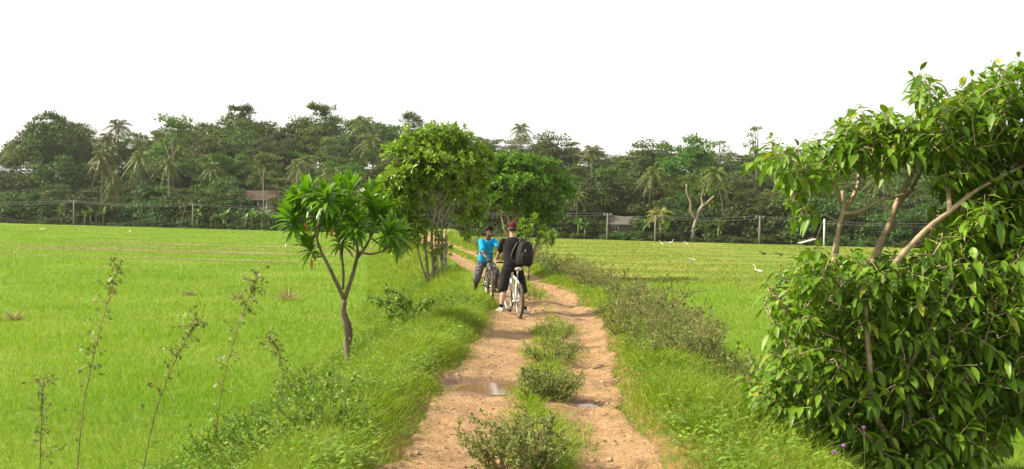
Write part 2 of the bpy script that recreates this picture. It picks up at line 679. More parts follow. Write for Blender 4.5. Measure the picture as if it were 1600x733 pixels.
M['deep_leaf'] = leaf_mat('deep_leaf', (0.023, 0.050, 0.008), (0.062, 0.110, 0.014), (0.08, 0.12, 0.02), trans=0.2, rough=0.5, spec=0.25, obj_var=0.8, nscale=0.25)
M['grey_leaf'] = leaf_mat('grey_leaf', (0.036, 0.066, 0.014), (0.086, 0.135, 0.028), (0.12, 0.16, 0.04), trans=0.2, rough=0.55, spec=0.25, obj_var=0.8, nscale=0.25)
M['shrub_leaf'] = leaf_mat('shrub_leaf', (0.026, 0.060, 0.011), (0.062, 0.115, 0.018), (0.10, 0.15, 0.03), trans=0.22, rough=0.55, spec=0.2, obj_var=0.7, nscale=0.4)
M['palm_leaf'] = leaf_mat('palm_leaf', (0.062, 0.095, 0.012), (0.14, 0.178, 0.028), (0.20, 0.185, 0.045), trans=0.26, rough=0.45, spec=0.4, obj_var=0.5, nscale=0.5)
M['yellow_palm_leaf'] = leaf_mat('yellow_palm_leaf', (0.12, 0.16, 0.02), (0.26, 0.26, 0.035), (0.30, 0.24, 0.05), trans=0.25, rough=0.45, spec=0.4, nscale=0.5)
M['banana_leaf'] = leaf_mat('banana_leaf', (0.06, 0.13, 0.025), (0.12, 0.22, 0.045), (0.2, 0.2, 0.07), trans=0.3, rough=0.4, spec=0.4, obj_var=0.4)
M['dry_leaf'] = leaf_mat('dry_leaf', (0.30, 0.24, 0.12), (0.42, 0.34, 0.20), (0.25, 0.17, 0.08), trans=0.15, rough=0.8, spec=0.1, tcol=(1.0, .9, .7))
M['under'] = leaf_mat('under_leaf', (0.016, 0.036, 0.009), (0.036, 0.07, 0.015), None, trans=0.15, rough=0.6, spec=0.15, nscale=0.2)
M['bark'] = solid('grey_bark', (0.20, 0.165, 0.12), (0.12, 0.095, 0.065), rough=0.9, spec=0.15, scale=9, bump=0.5, stretch=(1, 1, 0.35))
M['tan_bark'] = solid('tan_bark', (0.43, 0.33, 0.225), (0.30, 0.23, 0.15), rough=0.8, spec=0.2, scale=12, bump=0.4)
M['pale_bark'] = solid('pale_bark', (0.34, 0.29, 0.22), (0.20, 0.165, 0.12), rough=0.85, spec=0.15, scale=8, bump=0.4)
M['far_bark'] = solid('far_bark', (0.15, 0.13, 0.10), (0.10, 0.085, 0.065), rough=0.9, spec=0.1, scale=1.5)
M['palm_bark'] = solid('palm_bark', (0.19, 0.165, 0.125), (0.12, 0.10, 0.078), rough=0.9, spec=0.1, scale=2.0, stretch=(1, 1, 3))
M['concrete'] = solid('pole_concrete', (0.23, 0.22, 0.20), (0.17, 0.165, 0.15), rough=0.85, spec=0.2, scale=3)
M['wire'] = solid('cable', (0.20, 0.20, 0.20), (0.16, 0.16, 0.16), rough=0.5)

# ------------------------------------------------------------------ ground, path, puddles
def lines(lo, hi, step, far_lo, far_hi, grow=1.25):
    a = list(np.arange(lo, hi + 1e-6, step))
    s = step
    x = a[-1]
    while x < far_hi:
        s *= grow
        x += s
        a.append(x)
    s = step
    x = a[0]
    pre = []
    while x > far_lo:
        s *= grow
        x -= s
        pre.append(x)
    return np.array(pre[::-1] + a)


def grid_geo(X, Y, Z):
    g = Geo()
    r, c = X.shape
    i = np.arange(r - 1)[:, None] * c
    j = np.arange(c - 1)[None, :]
    q = np.stack([i + j, i + j + 1, i + c + j + 1, i + c + j], -1).reshape(-1, 4)
    g.add(np.stack([X, Y, Z], -1).reshape(-1, 3), None, q)
    return g


gx = lines(-9, 9, 0.16, -1700, 1700, 1.12)
gy = lines(-6, 62, 0.25, -200, 1900, 1.06)
GX, GY = np.meshgrid(gx, gy)
GZ = H(GX, GY)
GA = np.abs(GX - xc(GY))
GZ = GZ - 0.09 * (1 - sstep((GA - 0.82) / 0.22)) * (1 - sstep((GY - 100) / 10))
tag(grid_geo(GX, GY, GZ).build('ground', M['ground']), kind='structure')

def path_edge(sd, y):
    return 0.95 + 0.10 * wob(sd * 3.0, y, 0.9, 2) + 0.07 * wob(sd, y, 2.3, 6)


pu = np.linspace(-1.2, 1.2, 61)
py_ = np.concatenate([np.arange(-4, 30, 0.06), np.arange(30, 100, 0.4)])
PU, PY = np.meshgrid(pu, py_)
PX = PU + xc(PY)
edge = path_edge(np.sign(PU), PY) + 0.03 * wob(PX, PY, 7, 2)
PZ = H(PX, PY) + 0.008 + 0.010 * wob(PX, PY, 13, 1) + 0.006 * wob(PX, PY, 23, 3) - 0.11 * sstep((np.abs(PU) - edge) / 0.16)
tag(grid_geo(PX, PY, PZ).build('dirt_path', M['path']), kind='structure')

for k, (qx, qy, rx, ry) in enumerate(PUDDLES):
    g = Geo()
    a = np.linspace(0, 2 * np.pi, 40, endpoint=False)
    rr = 1.0 + 0.16 * np.sin(3 * a + k) + 0.12 * np.sin(5 * a + 2 * k) + 0.06 * np.sin(9 * a)
    zz = h1(qx, qy) + 0.044
    ring = np.stack([qx + rx * rr * np.cos(a), qy + ry * rr * np.sin(a), np.full(40, zz)], -1)
    g.add(np.vstack([ring, [[qx, qy, zz]]]), [(i, (i + 1) % 40, 40) for i in range(40)])
    tag(g.build('puddle', M['water']), kind='structure')


# ------------------------------------------------------------------ grass in the fields and on the verges
def in_view(x, y, m=0.0):
    return (np.abs(x) < 0.56 * y + 1.5 + m)


def blades(name, X, Y, Lh, W, mat, lean=0.35, droop=0.35, sink=0.02):
    n = len(X)
    P = np.stack([X, Y, H(X, Y) - sink], -1)
    a = rng.uniform(0, 2 * np.pi, n)
    ln = rng.uniform(0.05, 1.0, n) * lean
    D = np.stack([np.cos(a) * ln, np.sin(a) * ln, np.ones(n)], -1)
    b = a + rng.normal(0, 0.7, n)
    N = np.stack([np.cos(b), np.sin(b), np.zeros(n) + 0.15], -1)
    g = Geo()
    # bending outwards: shift the tip sideways by leaning a second time
    D = norm(D)
    S = norm(np.cross(D, N))
    Nn = np.cross(S, D)
    L = Lh[:, None]
    Wc = W[:, None]
    bend = np.stack([np.cos(a), np.sin(a), np.zeros(n)], -1) * (rng.uniform(0.1, 1.0, n) * droop)[:, None]
    m0, m1, m2 = P, P + D * L * .5 + bend * L * .25, P + D * L * (1 - 0.12 * droop) + bend * L - Z3 * L * 0.15 * droop
    V = np.stack([m0 - S * Wc * .5, m0 + S * Wc * .5, m1 - S * Wc * .45, m1 + S * Wc * .45, m2], 1)
    off = (np.arange(n) * 5)[:, None]
    g.add(V.reshape(-1, 3), np.array([[2, 3, 4]]) + off, np.array([[0, 1, 3, 2]]) + off)
    return g.build(name, mat)


def sample(n, y0, y1):
    y = y0 * (y1 / y0) ** rng.random(n)
    x = rng.uniform(-1, 1, n) * (0.56 * y + 1.5)
    return x, y


def on_field(x, y):
    a = np.abs(x - xc(y))
    return sstep((a - 1.7 - 0.25 * wob(x, y, 0.7, 3)) / 2.1)


def is_meadow(x, y):
    return (x > -6 + 0.05 * y) & (x > xc(y)) & (y > 41 + 4 * np.sin(x * 0.3) + 1.2 * wob(x, y, .5, 2))


def is_stubble(x, y):
    # plots cut short beside the bare strips
    w = y + 0.10 * x + 0.7 * wob(x, y, 0.25, 7)
    return (x < -9) & (x > -40 + 0.2 * (y - 60)) & (((w > 54.5) & (w < 56.2)) | ((w > 63) & (w < 67.5)) | ((w > 70.5) & (w < 72)) | ((w > 76) & (w < 80)))


x, y = sample(640000, 8.0, 150.0)
f = on_field(x, y)
k = (f > 0.72) & (y < forest_edge(x) - 1.0) & (y < 152)
x, y = x[k], y[k]
md = is_meadow(x, y)
st = is_stubble(x, y)
ri = ~(md | st) & (rng.random(len(x)) < 1.05 + 0.55 * wob(x, y * .6, 0.55, 9))
xr, yr = x[ri], y[ri]
patch = wob(xr, yr, 0.8, 1)
blades('rice_crop', xr, yr, rng.uniform(0.09, 0.19, len(xr)) * (1 + 0.3 * patch),
       0.0042 * (yr / 10) ** 0.92, M['rice'], lean=0.4, droop=0.5)
tag(bpy.data.objects['rice_crop'], kind='stuff')
xm, ym = x[md], y[md]
pm = wob(xm * 0.35, ym, 0.8, 3) + 0.5 * wob(xm, ym, 1.9, 4)
kk = pm > -0.35
xm, ym, pm = xm[kk], ym[kk], pm[kk]
tag(blades('meadow_grass', xm, ym, rng.uniform(0.06, 0.15, len(xm)) * (1 + 0.5 * pm),
           0.008 * (ym / 10) ** 0.85, M['meadow'], lean=0.8, droop=0.8), kind='stuff')
xs, ys = x[st], y[st]
tag(blades('stubble', xs, ys, rng.uniform(0.05, 0.13, len(xs)), 0.009 * (ys / 10) ** 0.85, M['dry_leaf'], lean=0.9, droop=0.5), kind='stuff')

# pale bare strips between the plots of the left field
M['plot'] = solid('dry_soil', (0.24, 0.235, 0.085), (0.17, 0.20, 0.04), rough=0.95, scale=0.8, stretch=(0.35, 1, 1))
for (w0, w1, xa, xb) in ((54.8, 55.5, -23, -9.5), (64.0, 65.4, -22, -10), (76.8, 78.2, -30, -12)):
    tx_ = np.linspace(xa, xb, 90)
    ends = np.minimum(1, np.minimum(tx_ - xa, xb - tx_) / 5.0)
    mid = (w0 + w1) / 2 - 0.10 * tx_
    hw_ = (w1 - w0) / 2 * ends * (1 + 0.25 * wob(tx_, tx_ * 0, 1.3, 2))
    V0 = np.stack([tx_, mid - hw_ + 0.2 * wob(tx_, tx_ * 0 + w0, 0.9, 1), tx_ * 0], -1)
    V1 = np.stack([tx_, mid + hw_ + 0.2 * wob(tx_, tx_ * 0 + w1, 0.8, 3), tx_ * 0], -1)
    V = np.vstack([V0, V1])
    V[:, 2] = H(V[:, 0], V[:, 1]) + 0.03
    i_ = np.arange(89)
    tag(Geo().add(V, None, np.stack([i_, i_ + 1, i_ + 91, i_ + 90], -1)).build('bare_plot', M['plot']), kind='structure')

# verge grass: short and sparse at the wheel track, long and leaning further out
n = 330000
y = 4.6 * (95 / 4.6) ** rng.random(n)
a = np.where(rng.random(n) < 0.4, rng.uniform(0.70, 1.75, n), rng.uniform(0.8, 4.3, n))
side = np.where(rng.random(n) < 0.55, -1.0, 1.0)
x = xc(y) + side * a
ed = path_edge(side, y)
pt = wob(x, y, 1.6, 5)
keep = in_view(x, y) & (rng.random(n) < 0.05 + 0.95 * sstep((a - ed + 0.16 + 0.10 * wob(x, y, 5.0, 2)) / 0.34))
keep &= (rng.random(n) < 0.72 + 0.4 * pt)
x, y, a, side, pt, ed = x[keep], y[keep], a[keep], side[keep], pt[keep], ed[keep]
hl = 0.06 + 0.23 * sstep((a - ed) / 0.6) * (1 + 0.4 * pt) * np.where(side < 0, 1.0, 0.85)
hl *= 1 - 0.25 * sstep((a - 3.2) / 0.8)
hl *= np.where((side < 0) & (y > 12) & (y < 30), 1.12, .95) * np.where((side > 0) & (y > 8.3) & (y < 12.5) & (a > 1.3), 1.35, 1.0)
tag(blades('grass', x, y, hl * rng.uniform(0.6, 1.25, len(x)), 0.0055 * (y / 8) ** 0.85, M['grass'], lean=0.75, droop=0.7), kind='stuff')

# green strip between the wheel tracks
n = 60000
y = 7.0 * (60 / 7.0) ** rng.random(n)
u = 0.13 + 0.05 * np.sin(y * 1.1) + rng.normal(0, 0.15, n) * (1 + 0.3 * np.sin(y * 2.3))
wgt = np.interp(y, [7, 7.3, 8.2, 8.6, 9.0, 13.6, 14.2, 16.8, 17.2, 18.4, 19, 22, 26, 60], [0, 1, 1, .25, .8, 1, .8, .9, .06, .35, .03, .03, .3, .5]) * sstep(.75 + .7 * wob(u * 4, y, 1.9, 5))
k = rng.random(n) < wgt
x, y = (xc(y) + u)[k], y[k]
tag(blades('strip_grass', x, y, rng.uniform(0.05, 0.16, len(x)) * (1 + .5 * wob(x, y, 2.1, 1)) * np.interp(y, [7, 30, 60], [1, 1.2, 1.6]), 0.006 * (y / 8) ** 0.85, M['grass'], lean=0.9, droop=0.9), kind='stuff')


# low broad-leaved weeds among the verge grass
def cover(name, X, Y, per, hmax, size):
    n = len(X)
    hz = rng.uniform(0.3, 1.0, n) * hmax
    P, D, N, L = [], [], [], []
    for k in range(per):
        a = rng.uniform(0, 2 * np.pi, n)
        r = rng.uniform(0.0, 0.10, n)
        t = rng.uniform(0.25, 1.0, n)
        P.append(np.stack([X + r * np.cos(a), Y + r * np.sin(a), H(X, Y) + hz * t], -1))
        D.append(np.stack([np.cos(a), np.sin(a), rng.uniform(-0.2, 0.7, n)], -1))
        N.append(np.stack([-0.5 * np.cos(a) + rng.normal(0, .3, n), -0.5 * np.sin(a) + rng.normal(0, .3, n), np.ones(n)], -1))
        L.append(size * rng.uniform(0.5, 1.3, n) * (0.8 + 0.02 * Y))
    P, D, N, L = np.vstack(P), np.vstack(D), np.vstack(N), np.concatenate(L)
    g = Geo()
    g.leaves(P, D, N, L, L * 0.55, st=((0, .15), (.4, 1), (.8, .6), (1, 0)), fold=0.12, droop=0.25, cols=2)
    return g.build(name, M['cover'])


n = 10500
y = 5.8 * (34 / 5.8) ** rng.random(n)
a = rng.uniform(1.2, 4.2, n)
sd = np.where(rng.random(n) < 0.68, -1.0, 1.0)
x = xc(y) + sd * a
w = wob(x, y, 1.3, 8)
k = in_view(x, y) & (rng.random(n) < 0.55 + 0.6 * w)
tag(cover('ground_cover', x[k], y[k], 11, 0.25, 0.052), kind='stuff')

# tufts that have taken hold in the wheel tracks
n = 260
yc_ = 7.5 * (40 / 7.5) ** rng.random(n)
uc_ = rng.uniform(-0.9, 0.95, n)
k = rng.random(n) < 0.35 + 0.5 * wob(uc_ * 2, yc_, 1.1, 3)
yc_, uc_ = np.repeat(yc_[k], 26), np.repeat(uc_[k], 26)
m_ = len(yc_)
yy_ = yc_ + rng.normal(0, .07, m_)
xx_ = xc(yc_) + uc_ + rng.normal(0, .06, m_)
tag(blades('track_grass', xx_, yy_, rng.uniform(.015, .05, m_), 0.005 * (yy_ / 8) ** .85, M['grass'], lean=1.3, droop=.9), kind='stuff')

# dead leaves and bits of stalk on the path
n = 900
yy_ = 6.8 * (30 / 6.8) ** rng.random(n)
uu_ = rng.uniform(-1.2, 1.2, n)
xx_ = xc(yy_) + uu_
g = Geo()
P_ = np.stack([xx_, yy_, H(xx_, yy_) + .018], -1)
D_ = rand_dirs(n) * [1, 1, .12]
Lf_ = rng.uniform(.015, .06, n)
g.leaves(P_, D_, norm(rng.normal(0, .2, (n, 3)) + [0, 0, 1]), Lf_, np.maximum(Lf_ * rng.uniform(.1, .6, n), .004), st=((0, .3), (.5, 1), (1, 0)), cols=2, droop=-.1)
M['litter'] = leaf_mat('litter', (0.10, 0.055, 0.025), (0.26, 0.17, 0.08), (0.06, 0.035, 0.02), trans=.05, rough=.8, spec=.1)
tag(g.build('leaf_litter', M['litter']), kind='stuff')

# stones and crumbs lying on the path
n = 2600
y = 6.8 * (30 / 6.8) ** rng.random(n)
u = rng.uniform(-0.98, 0.98, n)
g = Geo()
for i in range(n):
    r = rng.uniform(0.006, 0.017) * (2.0 if rng.random() < 0.06 else 1)
    xx = float(xc(y[i])) + u[i]
    g.ellip((xx, y[i], h1(xx, y[i]) + r * 0.35), (r * rng.uniform(.8, 1.5), r * rng.uniform(.8, 1.4), r * rng.uniform(.5, .9)), None, 5, 4)
M['pebble'] = solid('pebble', (0.36, 0.26, 0.17), (0.22, 0.15, 0.09), rough=0.9, scale=9)
tag(g.build('gravel', M['pebble'], smooth=False), kind='stuff')

# ------------------------------------------------------------------ the wood on the low hill
def crown_leaves(g, centres, radii, per, size, r, up=0.5, aspect=0.55):
    C = np.repeat(centres, per, axis=0)
    R = np.repeat(radii, per)[:, None]
    n = len(C)
    d = rand_dirs(n, r)
    d[:, 2] = np.abs(d[:, 2]) * 0.75 + d[:, 2] * 0.25
    d = norm(d)
    P = C + d * R * r.uniform(0.45, 1.0, (n, 1)) * np.array([1, 1, .75])
    N = norm(d + np.array([0, 0, up]) + r.normal(0, 0.28, (n, 3)))
    D = norm(rand_dirs(n, r) + d * 0.5 - np.array([0, 0, .25]))
    L = size * r.uniform(0.6, 1.4, n)
    g.diamonds(P, D, N, L, L * aspect)


def limb(g, p0, p1, r0, r1, r, sag=0.12, k=5, m=5):
    p0, p1 = np.asarray(p0, float), np.asarray(p1, float)
    t = np.linspace(0, 1, m)[:, None]
    P = p0 + (p1 - p0) * t
    L = np.linalg.norm(p1 - p0)
    P[1:-1] += r.normal(0, 0.05 * L, (m - 2, 3))
    P[:, 2] += (np.sin(t[:, 0] * np.pi) * sag * L)
    g.tube(P, np.linspace(r0, r1, m), k)
    return P


def forest_tree(seed, h, w, crown_base, n_cl, cl_r, shape='round', leaf=0.36, per=80, leafm='forest_leaf'):
    """a trunk forking into limbs, each limb ending in a leaf clump; returns two meshes"""
    r = np.random.default_rng(seed)
    tr, cr = Geo(), Geo()
    cz = h * crown_base
    C = []
    while len(C) < n_cl:
        d = rand_dirs(1, r)[0]
        if shape == 'round':
            q = d * r.uniform(0.45, 1.0) * np.array([w / 2, w / 2, (h - cz) / 2]) + np.array([0, 0, (h + cz) / 2])
        elif shape == 'flat':
            d[2] = abs(d[2])
            lev = r.integers(0, 3)
            rr = r.uniform(.2, 1) * w / 2 * (1 - 0.22 * lev)
            a = r.uniform(0, 6.283)
            q = np.array([rr * np.cos(a), rr * np.sin(a), cz + (h - cz) * (0.22 + 0.36 * lev) + r.normal(0, .09 * (h - cz))])
        else:
            t = r.uniform(0, 1)
            rr = r.uniform(0.1, 1) * w / 2 * (0.45 + 0.55 * np.sin(np.pi * (0.2 + 0.75 * t)))
            a = r.uniform(0, 6.283)
            q = np.array([rr * np.cos(a), rr * np.sin(a), cz + (h - cz) * t])
        C.append(q)
    C = np.array(C)
    C[:, 2] = np.minimum(C[:, 2], h - cl_r * 0.6)
    R = cl_r * r.uniform(0.65, 1.35, n_cl)
    crown_leaves(cr, C, R, per, leaf, r)
    lean = r.normal(0, 0.03 * h, 2)
    fork = np.array([lean[0] * .6, lean[1] * .6, cz * 0.95])
    tr.tube([[0, 0, -0.6], [0, 0, 0.2], [lean[0] * .3, lean[1] * .3, cz * .5], fork, fork + [0, 0, (h - cz) * .45]],
            [0.030 * h, 0.022 * h, 0.017 * h, 0.014 * h, 0.005 * h], 7)
    for i in r.choice(n_cl, min(n_cl, 16), replace=False):
        limb(tr, fork + [0, 0, r.uniform(-.1, .3) * (h - cz)], C[i], 0.007 * h, 0.002 * h, r)
    return tr.mesh('trunk', M['far_bark']), cr.mesh('crown', M[leafm], smooth=False)


def palm(seed, h, lean, n_fr, fl, mat, curve=0.0, leaflets=20):
    r = np.random.default_rng(seed)
    tr, cr = Geo(), Geo()
    t = np.linspace(0, 1, 9)
    ax = r.uniform(0, 6.283)
    lx, ly = lean
    P = np.stack([lx * h * (t ** 1.5) + curve * h * np.sin(t * np.pi), ly * h * (t ** 1.5), h * t - 0.4 * (1 - t)], -1)
    tr.tube(P, np.interp(t, [0, .08, .2, 1], [0.24, .17, .14, .10]), 7)
    top = P[-1]
    for i in range(n_fr):
        az = i * 2.39996 + r.uniform(-.2, .2)
        el = np.interp(i / n_fr, [0, .25, 1], [1.35, 0.85, -0.55]) + r.uniform(-.12, .12)
        L = fl * r.uniform(.85, 1.1)
        s = np.linspace(0, 1, 7)
        rad = L * (np.cos(el) * s + 0.10 * s * s)
        zz = L * (np.sin(el) * s - (0.50 + 0.25 * np.cos(el)) * s ** 2.1)
        Q = top + np.stack([np.cos(az) * rad, np.sin(az) * rad, zz + 0.1], -1)
        cr.tube(Q, np.linspace(.035, .008, 7), 4)
        u = np.repeat(np.linspace(0.14, 0.99, leaflets), 2)
        sg = np.tile([1.0, -1.0], leaflets)
        B = np.stack([np.interp(u, s, Q[:, c]) for c in range(3)], -1)
        T = norm(np.stack([np.interp(u, s, np.gradient(Q[:, c])) for c in range(3)], -1))
        side = norm(np.cross(T, Z3 + 1e-3))
        D = norm(T * 0.55 + side * sg[:, None] * 0.9 - Z3 * (0.45 + 0.5 * r.random((len(u), 1))))
        ll = fl * 0.26 * np.sin(np.pi * (0.12 + 0.80 * u)) ** 0.6 * r.uniform(.8, 1.15, len(u))
        N = norm(np.cross(D, T) * sg[:, None] + r.normal(0, .2, (len(u), 3)))
        cr.diamonds(B, D, N, ll, np.full(len(u), 0.075 * fl / 3 + 0.03))
    return tr, cr, mat


def banana(seed, n_lf=9, h=2.6):
    r = np.random.default_rng(seed)
    st, lf = Geo(), Geo()
    for s in range(2):
        ox, oy = r.normal(0, .45, 2) if s else (0, 0)
        hh = h * (1 - 0.3 * s)
        st.tube([[ox, oy, -.3], [ox, oy, hh * .5], [ox + .05, oy, hh * .72]], [.13, .11, .07], 7)
        for i in range(n_lf - 2 * s):
            az = i * 2.4 + r.uniform(-.3, .3)
            el = np.interp(i / n_lf, [0, 1], [1.35, 0.35])
            L = r.uniform(1.5, 2.1) * (1 - .2 * s)
            D = np.array([[np.cos(az) * np.cos(el), np.sin(az) * np.cos(el), np.sin(el)]])
            N = np.array([[-np.cos(az) * np.sin(el), -np.sin(az) * np.sin(el), np.cos(el)]])
            lf.leaves([[ox, oy, hh * .68]], D, N, L, 0.46, st=((0, .1), (.15, .3), (.35, .9), (.6, 1), (.85, .7), (1, 0)),
                      fold=0.15, droop=r.uniform(.3, .75))
    return st, lf


def make_tree(name, trunk_me, crown_me, label, cat, group, crown_name='crown'):
    root = empty(name, (0, 0, 0))
    tag(root, label, cat, group)
    for nm, me in (('trunk', trunk_me), (crown_name, crown_me)):
        o = bpy.data.objects.new(nm, me)
        COL.objects.link(o)
        o.parent = root
    return root


PROTO = {}


def plant_copy(key, loc, scale, rz, label=None, name=None, group='keep'):
    p = PROTO[key]
    if not p['used']:
        o = p['root']
        p['used'] = True
    else:
        o = copy_tree(p['root'])
    if name:
        o.name = name
    o.location = loc
    o.rotation_euler = (0, 0, rz)
    o.scale = scale if hasattr(scale, '__len__') else (scale, scale, scale)
    o['label'] = label or p['label']
    if group == 'keep':
        if p['group']:
            o['group'] = p['group']
    elif group:
        o['group'] = group
    elif 'group' in o:
        del o['group']
    return o


def proto_tree(key, h, label, group, name='broadleaf_tree', cat='tree', **kw):
    t, c = forest_tree(h=h, **kw)
    PROTO[key] = dict(root=make_tree(name, t, c, label, cat, group), used=False, h=h, label=label, group=group)


WOOD = 'broadleaf trees crowded in the wood on the low hill'
proto_tree('round_a', 11, 'dark green broadleaf tree with a dense rounded crown crowded in the hillside wood', WOOD, seed=1, w=9.4, crown_base=.16, n_cl=74, cl_r=1.35, leaf=.42, per=100)
proto_tree('round_b', 11, 'dark green broadleaf tree with a dense rounded crown crowded in the hillside wood', WOOD, seed=2, leafm='grey_leaf', w=8.4, crown_base=.14, n_cl=66, cl_r=1.3, leaf=.38, per=105)
proto_tree('round_c', 10, 'dark green broadleaf tree with a dense rounded crown crowded in the hillside wood', WOOD, seed=3, leafm='deep_leaf', w=10., crown_base=.20, n_cl=76, cl_r=1.25, leaf=.40, per=95)
proto_tree('tall_a', 13, 'tall narrow tree with loose leaf clumps crowded in the hillside wood', 'narrow trees crowded in the wood on the low hill', seed=4, shape='tall', w=6.8, crown_base=.28, n_cl=46, cl_r=1.15, leaf=.38, per=90)
proto_tree('tall_b', 14, 'tall narrow tree with loose leaf clumps crowded in the hillside wood', 'narrow trees crowded in the wood on the low hill', seed=5, leafm='light_leaf', shape='tall', w=7.2, crown_base=.34, n_cl=42, cl_r=1.05, leaf=.40, per=80)
proto_tree('flat_a', 13, 'spreading tree with layered flat leaf tiers crowded in the hillside wood', 'layered trees crowded in the wood on the low hill', seed=6, shape='flat', w=9.8, crown_base=.22, n_cl=66, cl_r=1.05, leaf=.38, per=85)
proto_tree('thin', 14, 'thin open crowned tree rising above the wood', None, seed=8, shape='flat', w=5.2, crown_base=.55, n_cl=15, cl_r=0.62, leaf=.30, per=42)

for key, sd, h, lean, nf, fl, cv, ll in (('palm_a', 21, 9.0, (.06, 0), 22, 3.1, .02, 20), ('palm_b', 22, 9.0, (-.16, .05), 20, 3.0, .06, 20),
                                        ('palm_c', 23, 9.0, (.22, .0), 21, 3.0, -.07, 20), ('palm_s', 24, 4.2, (.05, 0), 20, 3.2, 0, 22)):
    tr, cr, _ = palm(sd, h, lean, nf, fl, None, cv, ll)
    lab = 'coconut palm crowded among the broadleaf trees of the hillside wood'
    PROTO[key] = dict(root=make_tree('coconut_palm', tr.mesh('trunk', M['palm_bark']), cr.mesh('fronds', M['palm_leaf'], False), lab, 'palm tree', None, 'fronds'),
                      used=False, h=h, label=lab, group='coconut palms in the hillside wood')
tr, cr, _ = palm(31, 4.4, (.03, 0), 24, 3.4, None, 0, 24)
PROTO['palm_y'] = dict(root=make_tree('coconut_palm', tr.mesh('trunk', M['palm_bark']), cr.mesh('fronds', M['yellow_palm_leaf'], False), 'x', 'palm tree', None, 'fronds'),
                       used=False, h=4.4, label='x', group=None)
for key, sd in (('banana_a', 41), ('banana_b', 42)):
    s_, l_ = banana(sd)
    lab = 'banana plant with broad arching leaves at the foot of the wood'
    PROTO[key] = dict(root=make_tree('banana_plant', s_.mesh('stem', M['green_stem']), l_.mesh('leaves', M['banana_leaf']), lab, 'banana plant', None, 'leaves'),
                      used=False, h=2.6, label=lab, group='banana plants along the foot of the wood')
# the first root of each prototype carries the right child names
for pk in PROTO.values():
    ch = pk['root'].children
    for c in ch:
        if c.name.startswith('trunk') and 'banana' in pk['root'].name:
            c.name = 'stem'


def shrub_proto(key, seed, w, h, n_cl, per, leaf, label, group):
    r = np.random.default_rng(seed)
    st, cr = Geo(), Geo()
    C = []
    for i in range(n_cl):
        d = rand_dirs(1, r)[0]
        C.append([d[0] * w / 2 * r.uniform(.3, 1), d[1] * w / 2 * r.uniform(.3, 1), h * (.15 + .75 * r.random() ** .8)])
    C = np.array(C)
    C[:, 2] *= 1 - 0.35 * (np.hypot(C[:, 0], C[:, 1]) / (w / 2)) ** 2
    crown_leaves(cr, C, np.full(n_cl, .22 * min(w, h) + .12) * r.uniform(.7, 1.3, n_cl), per, leaf, r)
    for i in range(min(n_cl, 10)):
        limb(st, [r.normal(0, .08), r.normal(0, .08), -.25], C[i], .035, .012, r, sag=.05, k=4)
    PROTO[key] = dict(root=make_tree('shrub', st.mesh('stems', M['far_bark']), cr.mesh('crown', M['shrub_leaf'], False), label, 'shrub', group),
                      used=False, h=h, label=label, group=group)
    for c in PROTO[key]['root'].children:
        if c.data.name.startswith('stems'):
            c.name = 'stems'


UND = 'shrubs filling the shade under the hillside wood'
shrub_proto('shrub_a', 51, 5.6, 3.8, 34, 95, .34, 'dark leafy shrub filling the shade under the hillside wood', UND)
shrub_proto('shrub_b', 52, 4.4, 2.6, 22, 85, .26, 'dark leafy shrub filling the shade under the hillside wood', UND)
EDG = 'low bright bushes along the edge of the field'
shrub_proto('shrub_e', 53, 3.4, 1.3, 22, 80, .2, 'low bright green bush where the field meets the wood', EDG)
shrub_proto('shrub_f', 54, 2.6, 1.0, 16, 80, .18, 'low bright green bush where the field meets the wood', EDG)

SKY_X = [-60, 0, 30, 80, 125, 150, 185, 210, 260, 300, 340, 375, 400, 440, 500, 520, 565, 600, 640, 700, 760, 800, 860, 900, 920, 960, 1000, 1020, 1060, 1085, 1110, 1140, 1180, 1210, 1300, 1400, 1500, 1660]
SKY_Y = [232, 230, 200, 178, 190, 205, 206, 206, 190, 188, 182, 172, 186, 188, 172, 180, 186, 184, 192, 196, 208, 212, 209, 222, 218, 238, 224, 220, 222, 216, 232, 246, 246, 246, 240, 232, 226, 222]


def ground_at_px(px, s):
    """point s metres into the wood in the direction of image column px"""
    Y = 140.0
    for _ in range(12):
        x = at(px, 350, Y)[0]
        Y = forest_edge(x) + s
    return x, Y


def fit_h(px, ytop, x, y):
    return at(px, ytop, y)[2] - h1(x, y)


KEYS_BACK = ['round_a', 'round_b', 'round_c', 'tall_a', 'tall_b', 'tall_b', 'round_a', 'round_c']
HOUSE_PX = [(350, 445), (540, 615), (930, 1012), (1100, 1150)]
rf = np.random.default_rng(77)
for ri_, (s, dpx, frac, mn, mx) in enumerate(((80, 40, (0, 14), 6, 13), (66, 40, (0, 20), 6, 13), (53, 40, (10, 36), 6, 12), (41, 40, (26, 56), 6, 11), (30, 40, (48, 84), 6, 11), (19, 40, (74, 112), 5., 10))):
    px = -70 + rf.uniform(0, 25)
    while px < 1690:
        ss = s + rf.uniform(-4, 4)
        x, y = ground_at_px(px, ss)
        ytop = np.interp(px, SKY_X, SKY_Y) + rf.uniform(*frac)
        if s <= 20 and any(a + 8 < px < b - 8 for a, b in HOUSE_PX):
            px += dpx * 0.6
            continue
        hh = np.clip(fit_h(px, ytop, x, y), 4.0, 19)
        key = KEYS_BACK[rf.integers(len(KEYS_BACK))]
        if rf.random() < (0.07 if s > 50 else 0.16):
            key = ['palm_a', 'palm_b', 'palm_c'][rf.integers(3)]
        k = hh / PROTO[key]['h']
        kx = np.clip(k, .75, 1.25) * rf.uniform(.92, 1.15)
        if key.startswith('palm'):
            kx = np.clip(k, .85, 1.1)
        plant_copy(key, (x, y, h1(x, y)), (kx, kx, k), rf.uniform(0, 6.28))
        px += dpx * rf.uniform(.75, 1.25)

